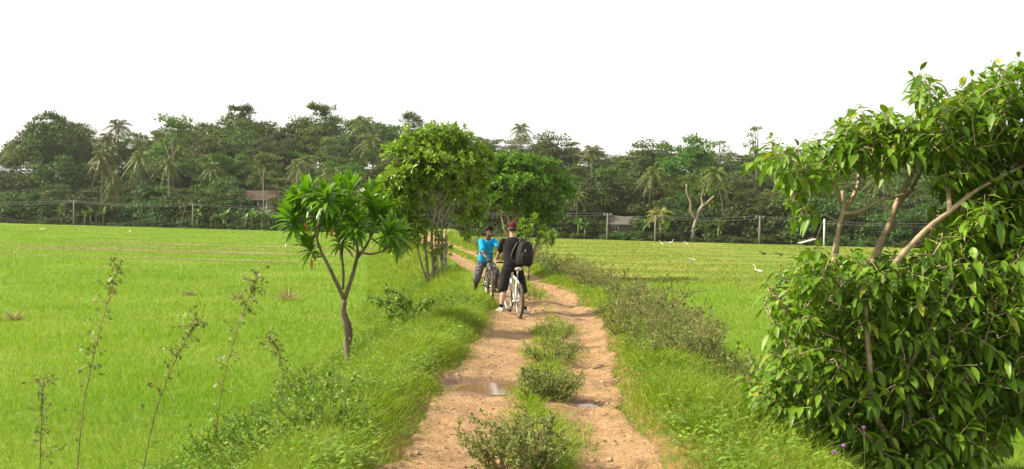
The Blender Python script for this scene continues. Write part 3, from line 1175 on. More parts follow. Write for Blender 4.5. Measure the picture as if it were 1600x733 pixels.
# trees that stand out: image column, top, metres into the wood, kind, width scale, label
OUT = [
    (82, 174, 40, 'round_c', 1.25, 'huge dark spreading tree rising above the wood near its left end'),
    (186, 187, 52, 'palm_a', 1.15, 'tall coconut palm on the skyline just right of the huge spreading tree'),
    (150, 204, 48, 'palm_c', 1.05, 'coconut palm crown close beside the huge spreading tree'),
    (268, 182, 24, 'tall_b', 1.15, 'tall light green tree standing above the two leaning front palms'),
    (374, 166, 62, 'flat_a', .9, 'tallest layered treetop on the skyline above the white house'),
    (498, 164, 62, 'flat_a', .95, 'layered treetop on the skyline above the rosette leaved sapling'),
    (567, 180, 58, 'palm_a', 1.1, 'coconut palm on the skyline left of the big roadside tree'),
    (640, 176, 66, 'tall_a', .9, 'dark crowned tree peeping over the left shoulder of the roadside tree'),
    (802, 188, 58, 'palm_c', .85, 'lone coconut palm standing clear of the skyline above the cyclists'),
    (862, 206, 45, 'round_b', 1.0, 'rounded treetop on the skyline right of the lone palm'),
    (1076, 212, 36, 'round_a', 1.1, 'large rounded dark tree behind the bare twisted tree'),
    (1015, 218, 40, 'round_b', 1.0, 'pale grey green rounded tree above the yellow palm'),
    (1124, 220, 46, 'thin', .9, 'wispy open tree on the skyline above the leaning white trunked palm'),
    (1178, 198, 34, 'thin', .85, 'tall spindly tree rising alone where the skyline dips'),
    (950, 262, 9, 'tall_a', .75, 'grey green tree with drooping sprays above the dark hut'),
]
for (px, yt, s, key, kx, lab) in OUT:
    x, y = ground_at_px(px, s)
    k = (fit_h(px, yt, x, y) - (1.7 if key.startswith('palm') else 0)) / PROTO[key]['h']
    plant_copy(key, (x, y, h1(x, y)), (kx, kx, k), rf.uniform(0, 6.28), lab, group=None)

PALMS = [
    (155, 238, 5, 'palm_a', .75, 0.3, 'front coconut palm with a straight pale trunk left of the leaning one'),
    (213, 240, 7, 'palm_b', .8, 2.6, 'coconut palm whose thin trunk leans left, next to the straight front palm'),
    (274, 246, 8, 'palm_c', .75, 2.9, 'slender front palm below the tall light green tree'),
    (175, 275, 9, 'palm_s', .62, 1.0, 'short palm with drooping fronds between the two front palms'),
    (335, 255, 16, 'palm_b', .72, 1.7, 'half hidden palm up the slope left of the white house'),
    (452, 250, 12, 'palm_c', .72, .6, 'palm up the slope right of the white house'),
    (520, 262, 18, 'palm_a', .8, 3.9, 'palm with drooping fronds above the tin roofed house'),
    (900, 296, 4, 'palm_a', .62, 1.2, 'small coconut palm at the field edge right of the umbrella crowned tree'),
    (1014, 262, 10, 'palm_b', .75, 2.2, 'olive coconut palm just above the yellow palm'),
    (920, 228, 40, 'palm_a', .95, .4, 'coconut palm high on the slope above the dark hut'),
    (1130, 262, 6, 'palm_c', .72, 3.6, 'coconut palm with a pale trunk curving up beside the bare twisted tree'),
    (1385, 268, 12, 'palm_b', .75, .8, 'coconut palm seen between the branches of the big near bush'),
]
for (px, yt, s, key, kx, rz, lab) in PALMS:
    x, y = ground_at_px(px, s)
    k = (fit_h(px, yt, x, y) - 1.0) / PROTO[key]['h']
    plant_copy(key, (x, y, h1(x, y)), (kx, kx, k), rz, lab, group=None)
x, y = ground_at_px(1030, 3.5)
plant_copy('palm_y', (x, y, h1(x, y)), .72, .5, 'short yellow green palm with upright fronds near the power line', group=None)
x, y = ground_at_px(553, 8)
plant_copy('palm_y', (x, y, h1(x, y) + .3), (.75, .75, 1.05), 2.5, 'palm with an orange heart of fruit beside the tin roofed house', group=None)

for i, px in enumerate((92, 100, 140, 150, 162, 310, 338, 350, 395, 412, 420, 640, 905, 1005, 1045, 1100, 1125, 1500, 1550)):
    x, y = ground_at_px(px + rf.uniform(-3, 3), rf.uniform(1.0, 3.5))
    plant_copy(('banana_a', 'banana_b')[i % 2], (x, y, h1(x, y)), rf.uniform(.8, 1.25), rf.uniform(0, 6.28))

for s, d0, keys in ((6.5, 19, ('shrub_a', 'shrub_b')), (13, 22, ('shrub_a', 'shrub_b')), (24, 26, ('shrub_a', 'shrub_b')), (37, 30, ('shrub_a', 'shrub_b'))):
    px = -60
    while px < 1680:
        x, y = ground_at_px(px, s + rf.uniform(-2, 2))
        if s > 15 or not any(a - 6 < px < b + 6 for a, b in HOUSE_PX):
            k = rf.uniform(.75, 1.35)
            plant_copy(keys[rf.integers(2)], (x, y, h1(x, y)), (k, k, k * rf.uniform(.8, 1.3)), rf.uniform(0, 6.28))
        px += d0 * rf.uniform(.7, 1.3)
px = -50
while px < 1680:
    x, y = ground_at_px(px, rf.uniform(0.3, 3.0))
    k = rf.uniform(.6, 1.25) * (1.25 if 180 < px < 300 or 985 < px < 1050 else .85)
    plant_copy(('shrub_e', 'shrub_f')[rf.integers(2)], (x, y, h1(x, y) - .05), (k * 1.2, k, k * .9), rf.uniform(0, 6.28))
    px += 19 * rf.uniform(.5, 1.5)

# bushes and creepers growing up in front of the houses
for (px, s, k, lab) in ((368, 9, 1.3, 'tall dark bush covering the left end of the white house'), (392, 6, .75, 'dark bush below the veranda of the white house'), (440, 5.5, .7, 'bush at the right end of the grey outbuilding'),
                        (548, 9, 1.0, 'bush left of the tin roofed house'), (612, 9, .8, 'bush right of the tin roofed house'), (578, 7, .6, 'low bush below the tin roofed house'),
                        (940, 4, .7, 'bush at the left corner of the dark hut'), (1012, 4.5, .7, 'bush at the right corner of the dark hut'), (1118, 8, 1.0, 'bush left of the small white shed'), (1150, 9, .7, 'bush in front of the small white shed')):
    x, y = ground_at_px(px, s)
    plant_copy('shrub_a', (x, y, h1(x, y)), (k, k, k), rf.uniform(0, 6.28), lab, group=None)
for (px, s, yt, key, lab) in ((354, 11, 276, 'round_b', 'round tree whose crown hangs over the left of the red tiled roof'), (414, 22, 240, 'tall_b', 'narrow tree rising behind the red tiled roof'),
                              (448, 9, 290, 'round_a', 'round tree at the right end of the white house'), (526, 12, 270, 'round_b', 'round tree at the left end of the tin roofed house'),
                              (640, 13, 262, 'round_c', 'round tree at the right end of the tin roofed house'), (940, 10, 270, 'round_c', 'round tree just left of and behind the dark hut'),
                              (990, 12, 280, 'round_b', 'round tree right behind the dark hut'), (1108, 14, 262, 'round_a', 'round tree left of the small white shed'), (1152, 12, 272, 'round_b', 'round tree right of the small white shed')):
    x, y = ground_at_px(px, s)
    k = fit_h(px, yt, x, y) / PROTO[key]['h']
    plant_copy(key, (x, y, h1(x, y)), (max(k, .55), max(k, .55), k), rf.uniform(0, 6.28), lab, group=None)

# leaf litter, creepers and seedlings on the hill floor
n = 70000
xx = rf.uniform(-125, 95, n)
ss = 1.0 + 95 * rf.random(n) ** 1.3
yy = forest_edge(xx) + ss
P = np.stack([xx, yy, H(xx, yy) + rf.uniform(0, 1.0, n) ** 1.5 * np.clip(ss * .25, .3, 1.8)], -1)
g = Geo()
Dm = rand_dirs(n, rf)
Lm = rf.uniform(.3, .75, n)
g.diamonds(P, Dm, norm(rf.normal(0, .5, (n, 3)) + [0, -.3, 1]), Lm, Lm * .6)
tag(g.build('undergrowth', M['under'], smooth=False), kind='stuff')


# ------------------------------------------------------------------ bare trees in the wood
def bare_tree(px, py_base, s, lim, label):
    x, y = ground_at_px(px, s)
    root = empty('bare_tree', (x, y, h1(x, y)))
    tag(root, label, 'tree')
    g = Geo()
    base = np.array([x, y, h1(x, y)])
    for pts, r0, r1 in lim:
        P = np.array([at(a, b, y + dy) for a, b, dy in pts]) - base
        t = np.linspace(0, 1, len(P) * 3)
        Q = np.stack([np.interp(t, np.linspace(0, 1, len(P)), P[:, c]) for c in range(3)], -1)
        Q[1:-1] = (Q[:-2] + Q[1:-1] + Q[2:]) / 3
        g.tube(Q, np.linspace(r0, r1, len(Q)), 6)
    g.build('trunk', M['pale_bark'], root)


bare_tree(1083, 372, 3.0, [([(1082, 378, 0), (1083, 362, 0), (1087, 345, .2), (1094, 325, 0), (1106, 316, -.4), (1116, 306, -.6)], .30, .10),
                           ([(1086, 342, .2), (1078, 328, 0), (1080, 318, -.3), (1072, 300, -.5), (1073, 288, -.4)], .20, .07),
                           ([(1092, 328, 0), (1098, 318, .5), (1095, 308, .8), (1100, 296, 1.0)], .13, .05)],
          'bare twisted pale tree with forked limbs at the field edge')
bare_tree(268, 335, 10.0, [([(266, 350, 0), (265, 320, 0), (263, 285, 0), (266, 250, .2), (258, 228, .3)], .24, .07),
                           ([(265, 262, .1), (272, 240, -.3), (281, 228, -.5)], .12, .04), ([(266, 252, .1), (270, 236, .5), (268, 222, .8)], .09, .03)],
          'dead tree with thin whitish forked limbs behind the slender palm')
bare_tree(412, 340, 8.0, [([(412, 345, 0), (412, 310, 0), (411, 280, 0), (413, 262, 0)], .13, .05), ([(411, 285, 0), (405, 270, -.3), (403, 262, -.4)], .06, .03)],
          'thin grey leafless tree in front of the white house')


# ------------------------------------------------------------------ houses at the foot of the wood
M['plaster'] = solid('white_plaster', (0.62, 0.61, 0.57), (0.50, 0.48, 0.43), rough=0.9, spec=0.15, scale=1.2)
M['grey_plaster'] = solid('grey_plaster', (0.17, 0.155, 0.135), (0.12, 0.11, 0.095), rough=0.9, spec=0.15, scale=1.2)
M['tile_roof'] = solid('clay_tile', (0.085, 0.055, 0.042), (0.055, 0.042, 0.034), rough=0.9, spec=0.15, scale=2.0, stretch=(6, 1, 1))
M['tin_roof'] = solid('tin_roof', (0.58, 0.53, 0.50), (0.42, 0.33, 0.28), rough=0.55, spec=0.4, scale=1.6, stretch=(5, 1, 1))
M['old_roof'] = solid('weathered_roof', (0.12, 0.112, 0.10), (0.085, 0.08, 0.07), rough=0.9, spec=0.15, scale=1.5, stretch=(4, 1, 1))
M['dark_glass'] = solid('dark_glass', (0.03, 0.035, 0.035), (0.02, 0.022, 0.022), rough=0.15, spec=0.5)
M['wood'] = solid('brown_wood', (0.16, 0.09, 0.05), (0.10, 0.06, 0.035), rough=0.8)
M['white_paint'] = solid('white_paint', (0.78, 0.78, 0.76), (0.68, 0.68, 0.66), rough=0.6)


def gable_roof(g, w, d, z, rise, over=0.45, th=0.12):
    """ridge along x; two thick slopes"""
    for sgn in (-1, 1):
        y0, y1 = sgn * (d / 2 + over), 0.0
        zl = z - rise * over / (d / 2)
        V = []
        for x in (-w / 2 - over, w / 2 + over):
            V += [(x, y0, zl), (x, y1, z + rise), (x, y1, z + rise + th), (x, y0, zl + th)]
        g.add(V, None, [(0, 1, 2, 3), (4, 7, 6, 5), (0, 4, 5, 1), (3, 2, 6, 7), (0, 3, 7, 4), (1, 5, 6, 2)])


def house(px, s, w, d, hw, rise, rz, wall_m, roof_m, wins, door, label, lift=0.0, storeys=1, porch=False, name='house'):
    x, y = ground_at_px(px, s)
    root = empty(name, (x, y, h1(x, y) + lift), rz)
    tag(root, label, 'house')
    g = Geo()
    g.box((0, 0, hw / 2 - .5 - lift / 2), (w, d, hw + 1 + lift))
    V = [(-w / 2, -d / 2 + .01, hw), (-w / 2, d / 2 - .01, hw), (-w / 2, 0, hw + rise - .02), (w / 2, -d / 2 + .01, hw), (w / 2, d / 2 - .01, hw), (w / 2, 0, hw + rise - .02)]
    g.add(V, [(0, 2, 1), (3, 4, 5)], [(0, 3, 5, 2), (1, 2, 5, 4)])
    g.build('wall', M[wall_m], root, smooth=False)
    g = Geo()
    gable_roof(g, w, d, hw + .01, rise)
    g.build('roof', M[roof_m], root, smooth=False)
    for (wx, wz, ww, wh) in wins:
        f = Geo()
        t = .07
        yf = -d / 2 - .035
        f.box((wx - ww / 2 - t / 2, yf, wz), (t, .07, wh + 2 * t))
        f.box((wx + ww / 2 + t / 2, yf, wz), (t, .07, wh + 2 * t))
        f.box((wx, yf, wz + wh / 2 + t / 2), (ww, .07, t))
        f.box((wx, yf, wz - wh / 2 - t / 2), (ww, .07, t))
        f.box((wx, yf + .005, wz), (.05, .05, wh))
        fo = f.build('window', M['white_paint'], root, smooth=False)
        p = Geo()
        p.box((wx, -d / 2 - .012, wz), (ww, .02, wh))
        p.build('pane', M['dark_glass'], fo, smooth=False)
    if door:
        p = Geo()
        p.box((door[0], -d / 2 - .02, door[2] / 2), (door[1], .04, door[2]))
        p.build('door', M['wood'], root, smooth=False)
    if porch:
        p = Geo()
        p.box((w * .1, -d / 2 - .8, -.1), (w * .8, 1.6, .18))
        for t in np.linspace(-.28, .48, 5):
            p.box((w * t, -d / 2 - 1.45, 1.05), (.14, .14, 2.1))
        for zz in (.35, .7):
            p.box((w * .1, -d / 2 - 1.45, zz), (w * .76, .06, .08))
        p.build('veranda', M['white_paint'], root, smooth=False)
        p = Geo()
        R = Matrix.Rotation(math.radians(14), 3, 'X')
        p.box((w * .1, -d / 2 - .85, hw - .15), (w * .86, 2.0, .08), np.array(R))
        p.build('veranda_roof', M[roof_m], root, smooth=False)
    return root


house(402, 15, 7.6, 5.0, 2.4, 1.1, math.radians(-14), 'plaster', 'tile_roof', [(-2.8, 1.5, 1.1, 1.1), (-0.6, 1.5, 1.0, 1.1), (2.6, 1.5, 1.0, 1.1)], (1.2, .9, 2.0),
      'white house with a red tiled roof and veranda half hidden by trees', lift=1.9, porch=True)
house(430, 9.5, 3.0, 2.6, 2.2, .5, math.radians(-14), 'grey_plaster', 'old_roof', [(-.4, 1.3, 1.2, .8)], None,
      'small grey outbuilding below the white house with veranda', name='outbuilding')
house(580, 17, 7.5, 4.5, 2.5, 1.0, math.radians(-12), 'plaster', 'tin_roof', [(-2.4, 1.5, .9, 1.0), (2.2, 1.5, .9, 1.0)], (0, .9, 2.0),
      'white house with a pale tin roof behind the rosette leaved sapling', lift=2.2)
house(978, 6.5, 4.2, 3.2, 2.0, .8, math.radians(-18), 'grey_plaster', 'old_roof', [(-1.1, 1.3, .8, .7)], (1.0, .8, 1.8),
      'low dark hut with a weathered grey roof at the field edge', name='hut')
house(1134, 14, 2.6, 2.4, 1.9, .8, math.radians(40), 'plaster', 'tin_roof', [(0, 1.3, .8, .8)], None,
      'small white shed with a tin gable behind the curved palm trunk', lift=.9, name='shed')

# lean-to at the field edge
x, y = ground_at_px(1262, -1.0)
root = empty('lean_to', (x, y, h1(x, y)), .1)
tag(root, 'low lean-to of one tilted sheet on sticks beside the white pole', 'shelter')
g = Geo()
g.box((0, 0, .55), (1.9, 1.3, .05), np.array(Matrix.Rotation(math.radians(-16), 3, 'Y')))
g.build('roof', M['tin_roof'], root, smooth=False)
for (px_, hh) in ((-.8, .30), (.8, .77)):
    for yy_ in (-.5, .5):
        g = Geo()
        g.tube([[px_, yy_, -.2], [px_, yy_, hh]], .035, 6)
        g.build('post', M['far_bark'], root)


# ------------------------------------------------------------------ power line
def pole(px, ytop, s, label, arm=True, lean=0.0):
    x, y = ground_at_px(px, s)
    z0 = h1(x, y)
    hh = at(px, ytop, y)[2] - z0
    root = empty('power_pole', (x, y, z0))
    tag(root, label, 'pole', 'poles carrying the wires along the field edge')
    g = Geo()
    g.tube([[-lean, 0, -.4], [lean * .1, 0, hh * .5], [lean, 0, hh]], [.13, .11, .085], 8)
    g.build('shaft', M['concrete'], root)
    if arm:
        g = Geo()
        g.box((lean, 0, hh - .22), (1.0, .09, .09))
        g.build('crossarm', M['concrete'], root, smooth=False)
        for k in (-.42, .42):
            g = Geo()
            g.tube([[lean + k, 0, hh - .18], [lean + k, 0, hh - .02]], [.05, .035], 6)
            g.build('insulator', M['white_paint'], root)
    return np.array([x + lean, y, z0 + hh])


tops = [at(-160, 316, 172.0)]
tops.append(pole(115, 313, -.5, 'grey power pole at the far left of the field edge, by the banana clump'))
tops.append(pole(301, 318, -.3, 'whitish power pole left of the white house'))
tops.append(at(620, 324, 140.0))
tops.append(pole(949, 333, -.5, 'power pole in front of the dark hut'))
tops.append(pole(1024, 336, -.6, 'power pole below the yellow green palm'))
tops.append(pole(1187, 337, -.8, 'lone power pole left of the lean-to'))
tops.append(at(1480, 349, 111.0))
x, y = ground_at_px(620, -.3)
pole(620, 324, -.3, 'power pole hidden in the leaves of the roadside tree')
x, y = ground_at_px(1288, -3.0)
root = empty('white_post', (x, y, h1(x, y)))
tag(root, 'white post with a slanting stay at the right field edge, left of the big bush', 'post')
hh = at(1288, 342, y)[2] - h1(x, y)
g = Geo()
g.tube([[0, 0, -.3], [0, 0, hh]], [.10, .085], 8)
g.build('shaft', M['white_paint'], root)
g = Geo()
g.tube([[-.2, 0, hh - .4], [-.95, 0, hh - 2.6]], .05, 6)
g.build('stay', M['far_bark'], root)
x, y = ground_at_px(285, -1.2)
root = empty('leaning_pole', (x, y, h1(x, y)))
tag(root, 'thin leaning wooden pole right of the leaning palm', 'pole')
g = Geo()
g.tube([[-.3, 0, -.3], [0, 0, 1.6], [.45, 0, at(288, 322, y)[2] - h1(x, y)]], [.08, .07, .05], 6)
g.build('shaft', M['far_bark'], root)
for k, lab in ((-.42, 'nearer of the two power wires sagging along the field edge'), (.42, 'farther of the two power wires sagging along the field edge')):
    P = []
    for a, b in zip(tops[:-1], tops[1:]):
        t = np.linspace(0, 1, 14)[:-1]
        q = a + (b - a) * t[:, None]
        q[:, 2] += -.35 * np.sin(np.pi * t)
        P.append(q)
    P = np.vstack(P + [tops[-1][None]]) + np.array([k, k * .3, -.02 if k < 0 else -.30])
    g = Geo()
    g.tube(P, .015, 4)
    tag(g.build('power_wire', M['wire']), lab, 'wire', 'wires of the power line')


# ------------------------------------------------------------------ thin humid air
m_, n_, l_ = new_mat('humid_air')
pv = n_.new('ShaderNodeVolumePrincipled')
pv.inputs['Color'].default_value = (0.99, 0.99, 0.98, 1)
pv.inputs['Density'].default_value = 0.00015
ov = n_.new('ShaderNodeOutputMaterial')
l_.new(pv.outputs[0], ov.inputs['Volume'])
g = Geo()
g.box((0, 850, 19.0), (3800, 2400, 42.0))
tag(g.build('haze', m_, smooth=False), kind='stuff')

# ------------------------------------------------------------------ helpers for the near plants
def smooth_path(P, per=4):
    P = np.asarray(P, float)
    m = len(P)
    t = np.linspace(0, m - 1, (m - 1) * per + 1)
    Q = np.stack([np.interp(t, np.arange(m), P[:, c]) for c in range(3)], -1)
    for _ in range(2):
        Q[1:-1] = (Q[:-2] + 2 * Q[1:-1] + Q[2:]) / 4
    return Q


def px_branch(g, base, pts, Y, r0, r1, k=7, knob=0.0, r=None):
    P = np.array([at(a, b, Y + dy) for a, b, dy in pts]) - base
    Q = smooth_path(P)
    R = np.linspace(r0, r1, len(Q))
    if knob:
        R = R * (1 + (r or rng).normal(0, knob, len(Q)))
    g.tube(Q, R, k)
    return Q


def inside(px, py, poly):
    poly = np.asarray(poly, float)
    res = np.zeros(len(px), bool)
    j = len(poly) - 1
    for i in range(len(poly)):
        xi, yi, xj, yj = poly[i][0], poly[i][1], poly[j][0], poly[j][1]
        c = ((yi > py) != (yj > py)) & (px < (xj - xi) * (py - yi) / (yj - yi + 1e-9) + xi)
        res ^= c
        j = i
    return res


# ------------------------------------------------------------------ the big bushy tree on the right
rb = np.random.default_rng(5)
YB = 10.4
bx, by = at(1395, 690, YB)[0], YB
base = np.array([bx, by, h1(bx, by)])
root = empty('bushy_tree', base)
tag(root, 'large leafy tree with drooping leaves and bare tan limbs beside the right field', 'tree')
g = Geo()
S = []
S.append(px_branch(g, base, [(1330, 735, .1), (1312, 640, .05), (1300, 540, 0), (1302, 470, 0), (1304, 405, 0), (1311, 355, 0), (1319, 325, 0), (1317, 298, 0)], YB, .05, .02, knob=.08))
S.append(px_branch(g, base, [(1318, 330, 0), (1330, 314, .05), (1341, 290, .1), (1342, 272, .15), (1346, 240, .2), (1352, 215, .2)], YB, .028, .011, knob=.08))
S.append(px_branch(g, base, [(1317, 333, 0), (1338, 333, -.05), (1362, 320, -.1), (1380, 310, -.12), (1402, 307, -.1), (1430, 296, 0)], YB, .028, .012))
S.append(px_branch(g, base, [(1313, 318, 0), (1306, 292, -.1), (1298, 268, -.15), (1280, 240, -.2), (1235, 232, -.2)], YB, .018, .008))
S.append(px_branch(g, base, [(1400, 740, .2), (1370, 620, .2), (1352, 500, .15), (1362, 420, .1), (1374, 385, .05), (1392, 348, 0), (1402, 315, 0), (1420, 282, 0), (1433, 246, 0), (1437, 200, .1), (1440, 150, .1)], YB, .055, .013, knob=.08))
S.append(px_branch(g, base, [(1400, 322, 0), (1416, 305, .1), (1428, 290, .2), (1440, 262, .3), (1470, 220, .3)], YB, .028, .010, knob=.08))
S.append(px_branch(g, base, [(1408, 700, -.1), (1385, 560, -.25), (1378, 450, -.7), (1400, 408, -.85), (1428, 378, -.85), (1456, 350, -.8), (1484, 331, -.75), (1520, 300, -.7), (1552, 282, -.6), (1605, 256, -.4), (1680, 230, .3)], YB, .038, .014, knob=.09))
S.append(px_branch(g, base, [(1484, 331, -.75), (1483, 312, -.7), (1480, 290, -.5), (1478, 270, 0), (1500, 210, .1), (1540, 150, .1)], YB, .026, .01))
S.append(px_branch(g, base, [(1430, 380, .2), (1452, 374, .2), (1482, 366, .2), (1530, 345, .25), (1600, 338, .3)], YB, .02, .010))
S.append(px_branch(g, base, [(1400, 700, -.7), (1358, 640, -.95), (1360, 570, -1.0), (1354, 520, -1.0), (1351, 460, -.9)], YB, .034, .02, knob=.06))
S.append(px_branch(g, base, [(1440, 720, .3), (1490, 600, .3), (1560, 480, .3), (1620, 380, .3), (1680, 290, .3)], YB, .06, .02))
S.append(px_branch(g, base, [(1360, 660, -.3), (1290, 590, -.5), (1230, 540, -.5), (1195, 480, -.4)], YB, .022, .007))
S.append(px_branch(g, base, [(1370, 640, -.5), (1430, 560, -.9), (1470, 480, -1.0), (1500, 430, -.9)], YB, .026, .008))
pts_all = np.vstack(S)
upper = [(1162, 262), (1190, 238), (1212, 222), (1260, 224), (1300, 212), (1322, 190), (1345, 178), (1400, 184), (1428, 190), (1424, 128), (1445, 118), (1462, 150), (1505, 152), (1540, 112), (1570, 104), (1640, 92), (1760, 120), (1790, 340), (1510, 330), (1480, 275), (1455, 250), (1420, 242), (1395, 262), (1362, 250), (1335, 258), (1310, 252), (1290, 280), (1262, 290), (1225, 268), (1200, 252)]
lower = [(1272, 385), (1300, 412), (1335, 385), (1352, 396), (1420, 402), (1460, 384), (1500, 345), (1520, 320), (1790, 320), (1800, 560), (1660, 640), (1580, 655), (1560, 700), (1500, 722), (1400, 735), (1330, 690), (1260, 655), (1190, 660), (1160, 640), (1178, 600), (1205, 560), (1215, 500), (1198, 450), (1225, 420), (1262, 395)]


def pick(poly, n, yr, r):
    poly = np.asarray(poly, float)
    lo, hi = poly.min(0), poly.max(0)
    out = []
    while len(out) < n:
        a = r.uniform(lo, hi, (n, 2))
        k = inside(a[:, 0], a[:, 1], poly)
        out += list(a[k])
    out = np.array(out[:n])
    return out, r.uniform(-1, 1, n) * yr


cu, du = pick(upper, 900, .8, rb)
cl, dl = pick(lower, 2300, 1.3, rb)
cg, dg_ = pick([(1225, 262), (1300, 262), (1300, 300), (1285, 360), (1240, 345)], 9, .3, rb)
ch, dh_ = pick([(1440, 250), (1540, 300), (1520, 380), (1440, 380), (1470, 320)], 26, .9, rb)
cl, dl = np.vstack([cl, cg, ch]), np.concatenate([dl, dg_, dh_])
CL = np.vstack([np.array([at(a[0], a[1], YB + d) for a, d in zip(cu, du)]), np.array([at(a[0], a[1], YB + .1 + d) for a, d in zip(cl, dl)])]) - base
LF = Geo()
TW = Geo()
P, D, N, L, W, DR = [], [], [], [], [], []
node = pts_all[:, :3].copy()
CL = CL[np.argsort([((pts_all - c) ** 2).sum(1).min() for c in CL])]
for c in CL:
    d2 = ((node - c) ** 2).sum(1) + 1.0 * np.maximum(node[:, 2] - c[2], 0) ** 2
    q = node[d2.argmin()]
    node = np.vstack([node, c])
    out = norm(c - q + np.array([0, 0, .1]))
    ln = min(np.linalg.norm(c - q), .55)
    out = norm(out + rb.normal(0, .35, 3))
    tl = rb.uniform(.22, .42)
    s0 = c - out * tl * .5
    if np.linalg.norm(c - q) > .15:
        mid = (q + s0) / 2 + np.array([0, 0, .06]) + rb.normal(0, .04, 3)
        TW.tube(smooth_path([q, mid, s0], 2), np.linspace(.009, .005, 5), 4, caps=False)
    t = np.linspace(0, 1, 4)[:, None]
    tw = s0 + out * tl * t - Z3 * .12 * tl * t ** 2
    TW.tube(tw, np.linspace(.005, .0025, 4), 4, caps=False)
    nl = rb.integers(7, 13)
    for i in range(nl):
        u = (i + .6) / nl
        p = s0 + out * tl * u - Z3 * .12 * tl * u * u
        a = i * 2.4 + rb.uniform(-.4, .4)
        e1 = norm(np.cross(out, [.1, .2, .97]))
        e2 = np.cross(out, e1)
        sd = np.cos(a) * e1 + np.sin(a) * e2
        dd = norm(sd * .8 + out * .5 + np.array([0, 0, -.55]) + rb.normal(0, .2, 3))
        nn = norm(np.array([0, 0, 1.0]) + sd * .35 + rb.normal(0, .25, 3))
        P.append(p + sd * .02)
        D.append(dd)
        N.append(nn)
        l_ = rb.uniform(.07, .185) * (0.75 + .35 * np.sin(np.pi * u))
        L.append(l_)
        W.append(l_ * rb.uniform(.38, .50))
        DR.append(rb.uniform(.15, .55))
LF.leaves(np.array(P), np.array(D), np.array(N), np.array(L), np.array(W), st=((0, .08), (.22, .75), (.48, 1), (.78, .55), (1, 0)), fold=.16, droop=np.array(DR))
g.f3 += [f + g.n for f in TW.f3]
g.f4 += [f + g.n for f in TW.f4]
g.v += TW.v
g.n += TW.n
g.build('trunk', M['tan_bark'], root)
LF.build('crown', M['bush_leaf'], root)


# ------------------------------------------------------------------ sapling with rosettes of long strap leaves, on the left bank
def rosette(P, D, N, L, W, DR, c, axis, n, ln, r, spread=(0.15, 1.75)):
    axis = norm(axis)
    e1 = norm(np.cross(axis, [.3, .1, .9]))
    e2 = np.cross(axis, e1)
    for i in range(n):
        f = (i + .5) / n
        th = np.interp(f, [0, 1], spread) + r.normal(0, .1)
        a = i * 2.39996 + r.uniform(-.2, .2)
        rad = np.cos(a) * e1 + np.sin(a) * e2
        d = axis * np.cos(th) + rad * np.sin(th)
        P.append(c + axis * (1 - f) * .10 * ln / .4)
        D.append(d)
        N.append(norm(axis * np.sin(th) - rad * np.cos(th) + r.normal(0, .08, 3)))
        l_ = ln * (.65 + .45 * np.sin(np.pi * min(f + .25, 1))) * r.uniform(.85, 1.12)
        L.append(l_)
        W.append(l_ * .24)
        DR.append(.15 + .6 * f * r.uniform(.6, 1.3))


STRAP = ((0, .25), (.25, .7), (.55, 1), (.82, .62), (1, 0))
rs = np.random.default_rng(9)
YS = 16.0
base = at(541, 572, YS)
base[2] = h1(base[0], base[1])
root = empty('rosette_sapling', base)
tag(root, 'small tree with rosettes of long strap leaves on a forked gnarled trunk', 'tree')
g = Geo()
FORK = (538, 468, 0)
px_branch(g, base, [(541, 585, 0), (545, 562, 0), (541, 540, .02), (543, 515, 0), (536, 495, 0), FORK], YS, .058, .042, knob=.16, r=rs)
px_branch(g, base, [(541, 545, .06), (549, 528, .08), (548, 510, .06), (541, 490, .04)], YS, .034, .022, knob=.2, r=rs)
ROS = [(470, 328, .05, .46), (464, 355, -.1, .42), (530, 308, .1, .44), (488, 312, -.15, .46), (546, 312, -.1, .46), (520, 345, .25, .42), (585, 345, .1, .44), (604, 372, -.2, .42), (616, 378, .2, .40), (487, 396, .0, .42),
       (555, 362, -.3, .42), (500, 345, .35, .42), (575, 318, .35, .40), (535, 385, .3, .36), (512, 318, -.35, .42), (596, 338, .3, .38), (548, 340, -.25, .42)]
LIMBS = [([FORK, (525, 440, -.02), (513, 415, -.05), (500, 390, -.08), (492, 362, -.12), (488, 330, -.15)], .036),
         ([FORK, (548, 440, .02), (555, 415, .0), (560, 392, -.05), (552, 360, -.1), (547, 330, -.1)], .040),
         ([(536, 452, .05), (537, 425, .12), (534, 395, .2), (524, 365, .25)], .024),
         ([(557, 405, 0), (572, 385, .05), (582, 365, .08), (586, 352, .1)], .026),
         ([(560, 394, -.05), (580, 398, -.12), (600, 392, -.18), (609, 380, -.2)], .02),
         ([(580, 372, .05), (600, 388, .12), (622, 384, .2)], .015),
         ([(505, 400, -.06), (495, 402, -.03), (487, 402, 0)], .015),
         ([(553, 380, -.1), (555, 368, -.3)], .015), ([(495, 375, -.1), (500, 352, .35)], .015), ([(578, 372, .06), (576, 325, .35)], .015),
         ([(535, 410, .15), (535, 390, .3)], .014), ([(492, 360, -.12), (512, 325, -.35)], .014), ([(584, 360, .1), (596, 342, .3)], .014), ([(553, 365, -.1), (548, 348, -.25)], .014)]
for pts, r0 in LIMBS:
    px_branch(g, base, pts, YS, r0, .012, knob=.08, r=rs)
g.build('trunk', M['bark'], root)
P, D, N, L, W, DR = [], [], [], [], [], []
for (px, py, dy, ln) in ROS:
    c = at(px, py, YS + dy) - base
    ax = norm(np.array([(px - 545) / 110.0 * .6, dy * 1.0, 1.0]))
    rosette(P, D, N, L, W, DR, c, ax, int(rs.integers(34, 54)), ln * rs.uniform(.85, 1.08), rs, (.1, rs.uniform(1.8, 2.3)))
LF = Geo()
LF.leaves(np.array(P), np.array(D), np.array(N), np.array(L), np.array(W), st=STRAP, fold=.2, droop=np.array(DR))
LF.build('crown', M['rosette_leaf'], root)
g = Geo()
oc = [(478, 360), (520, 368), (487, 418)]
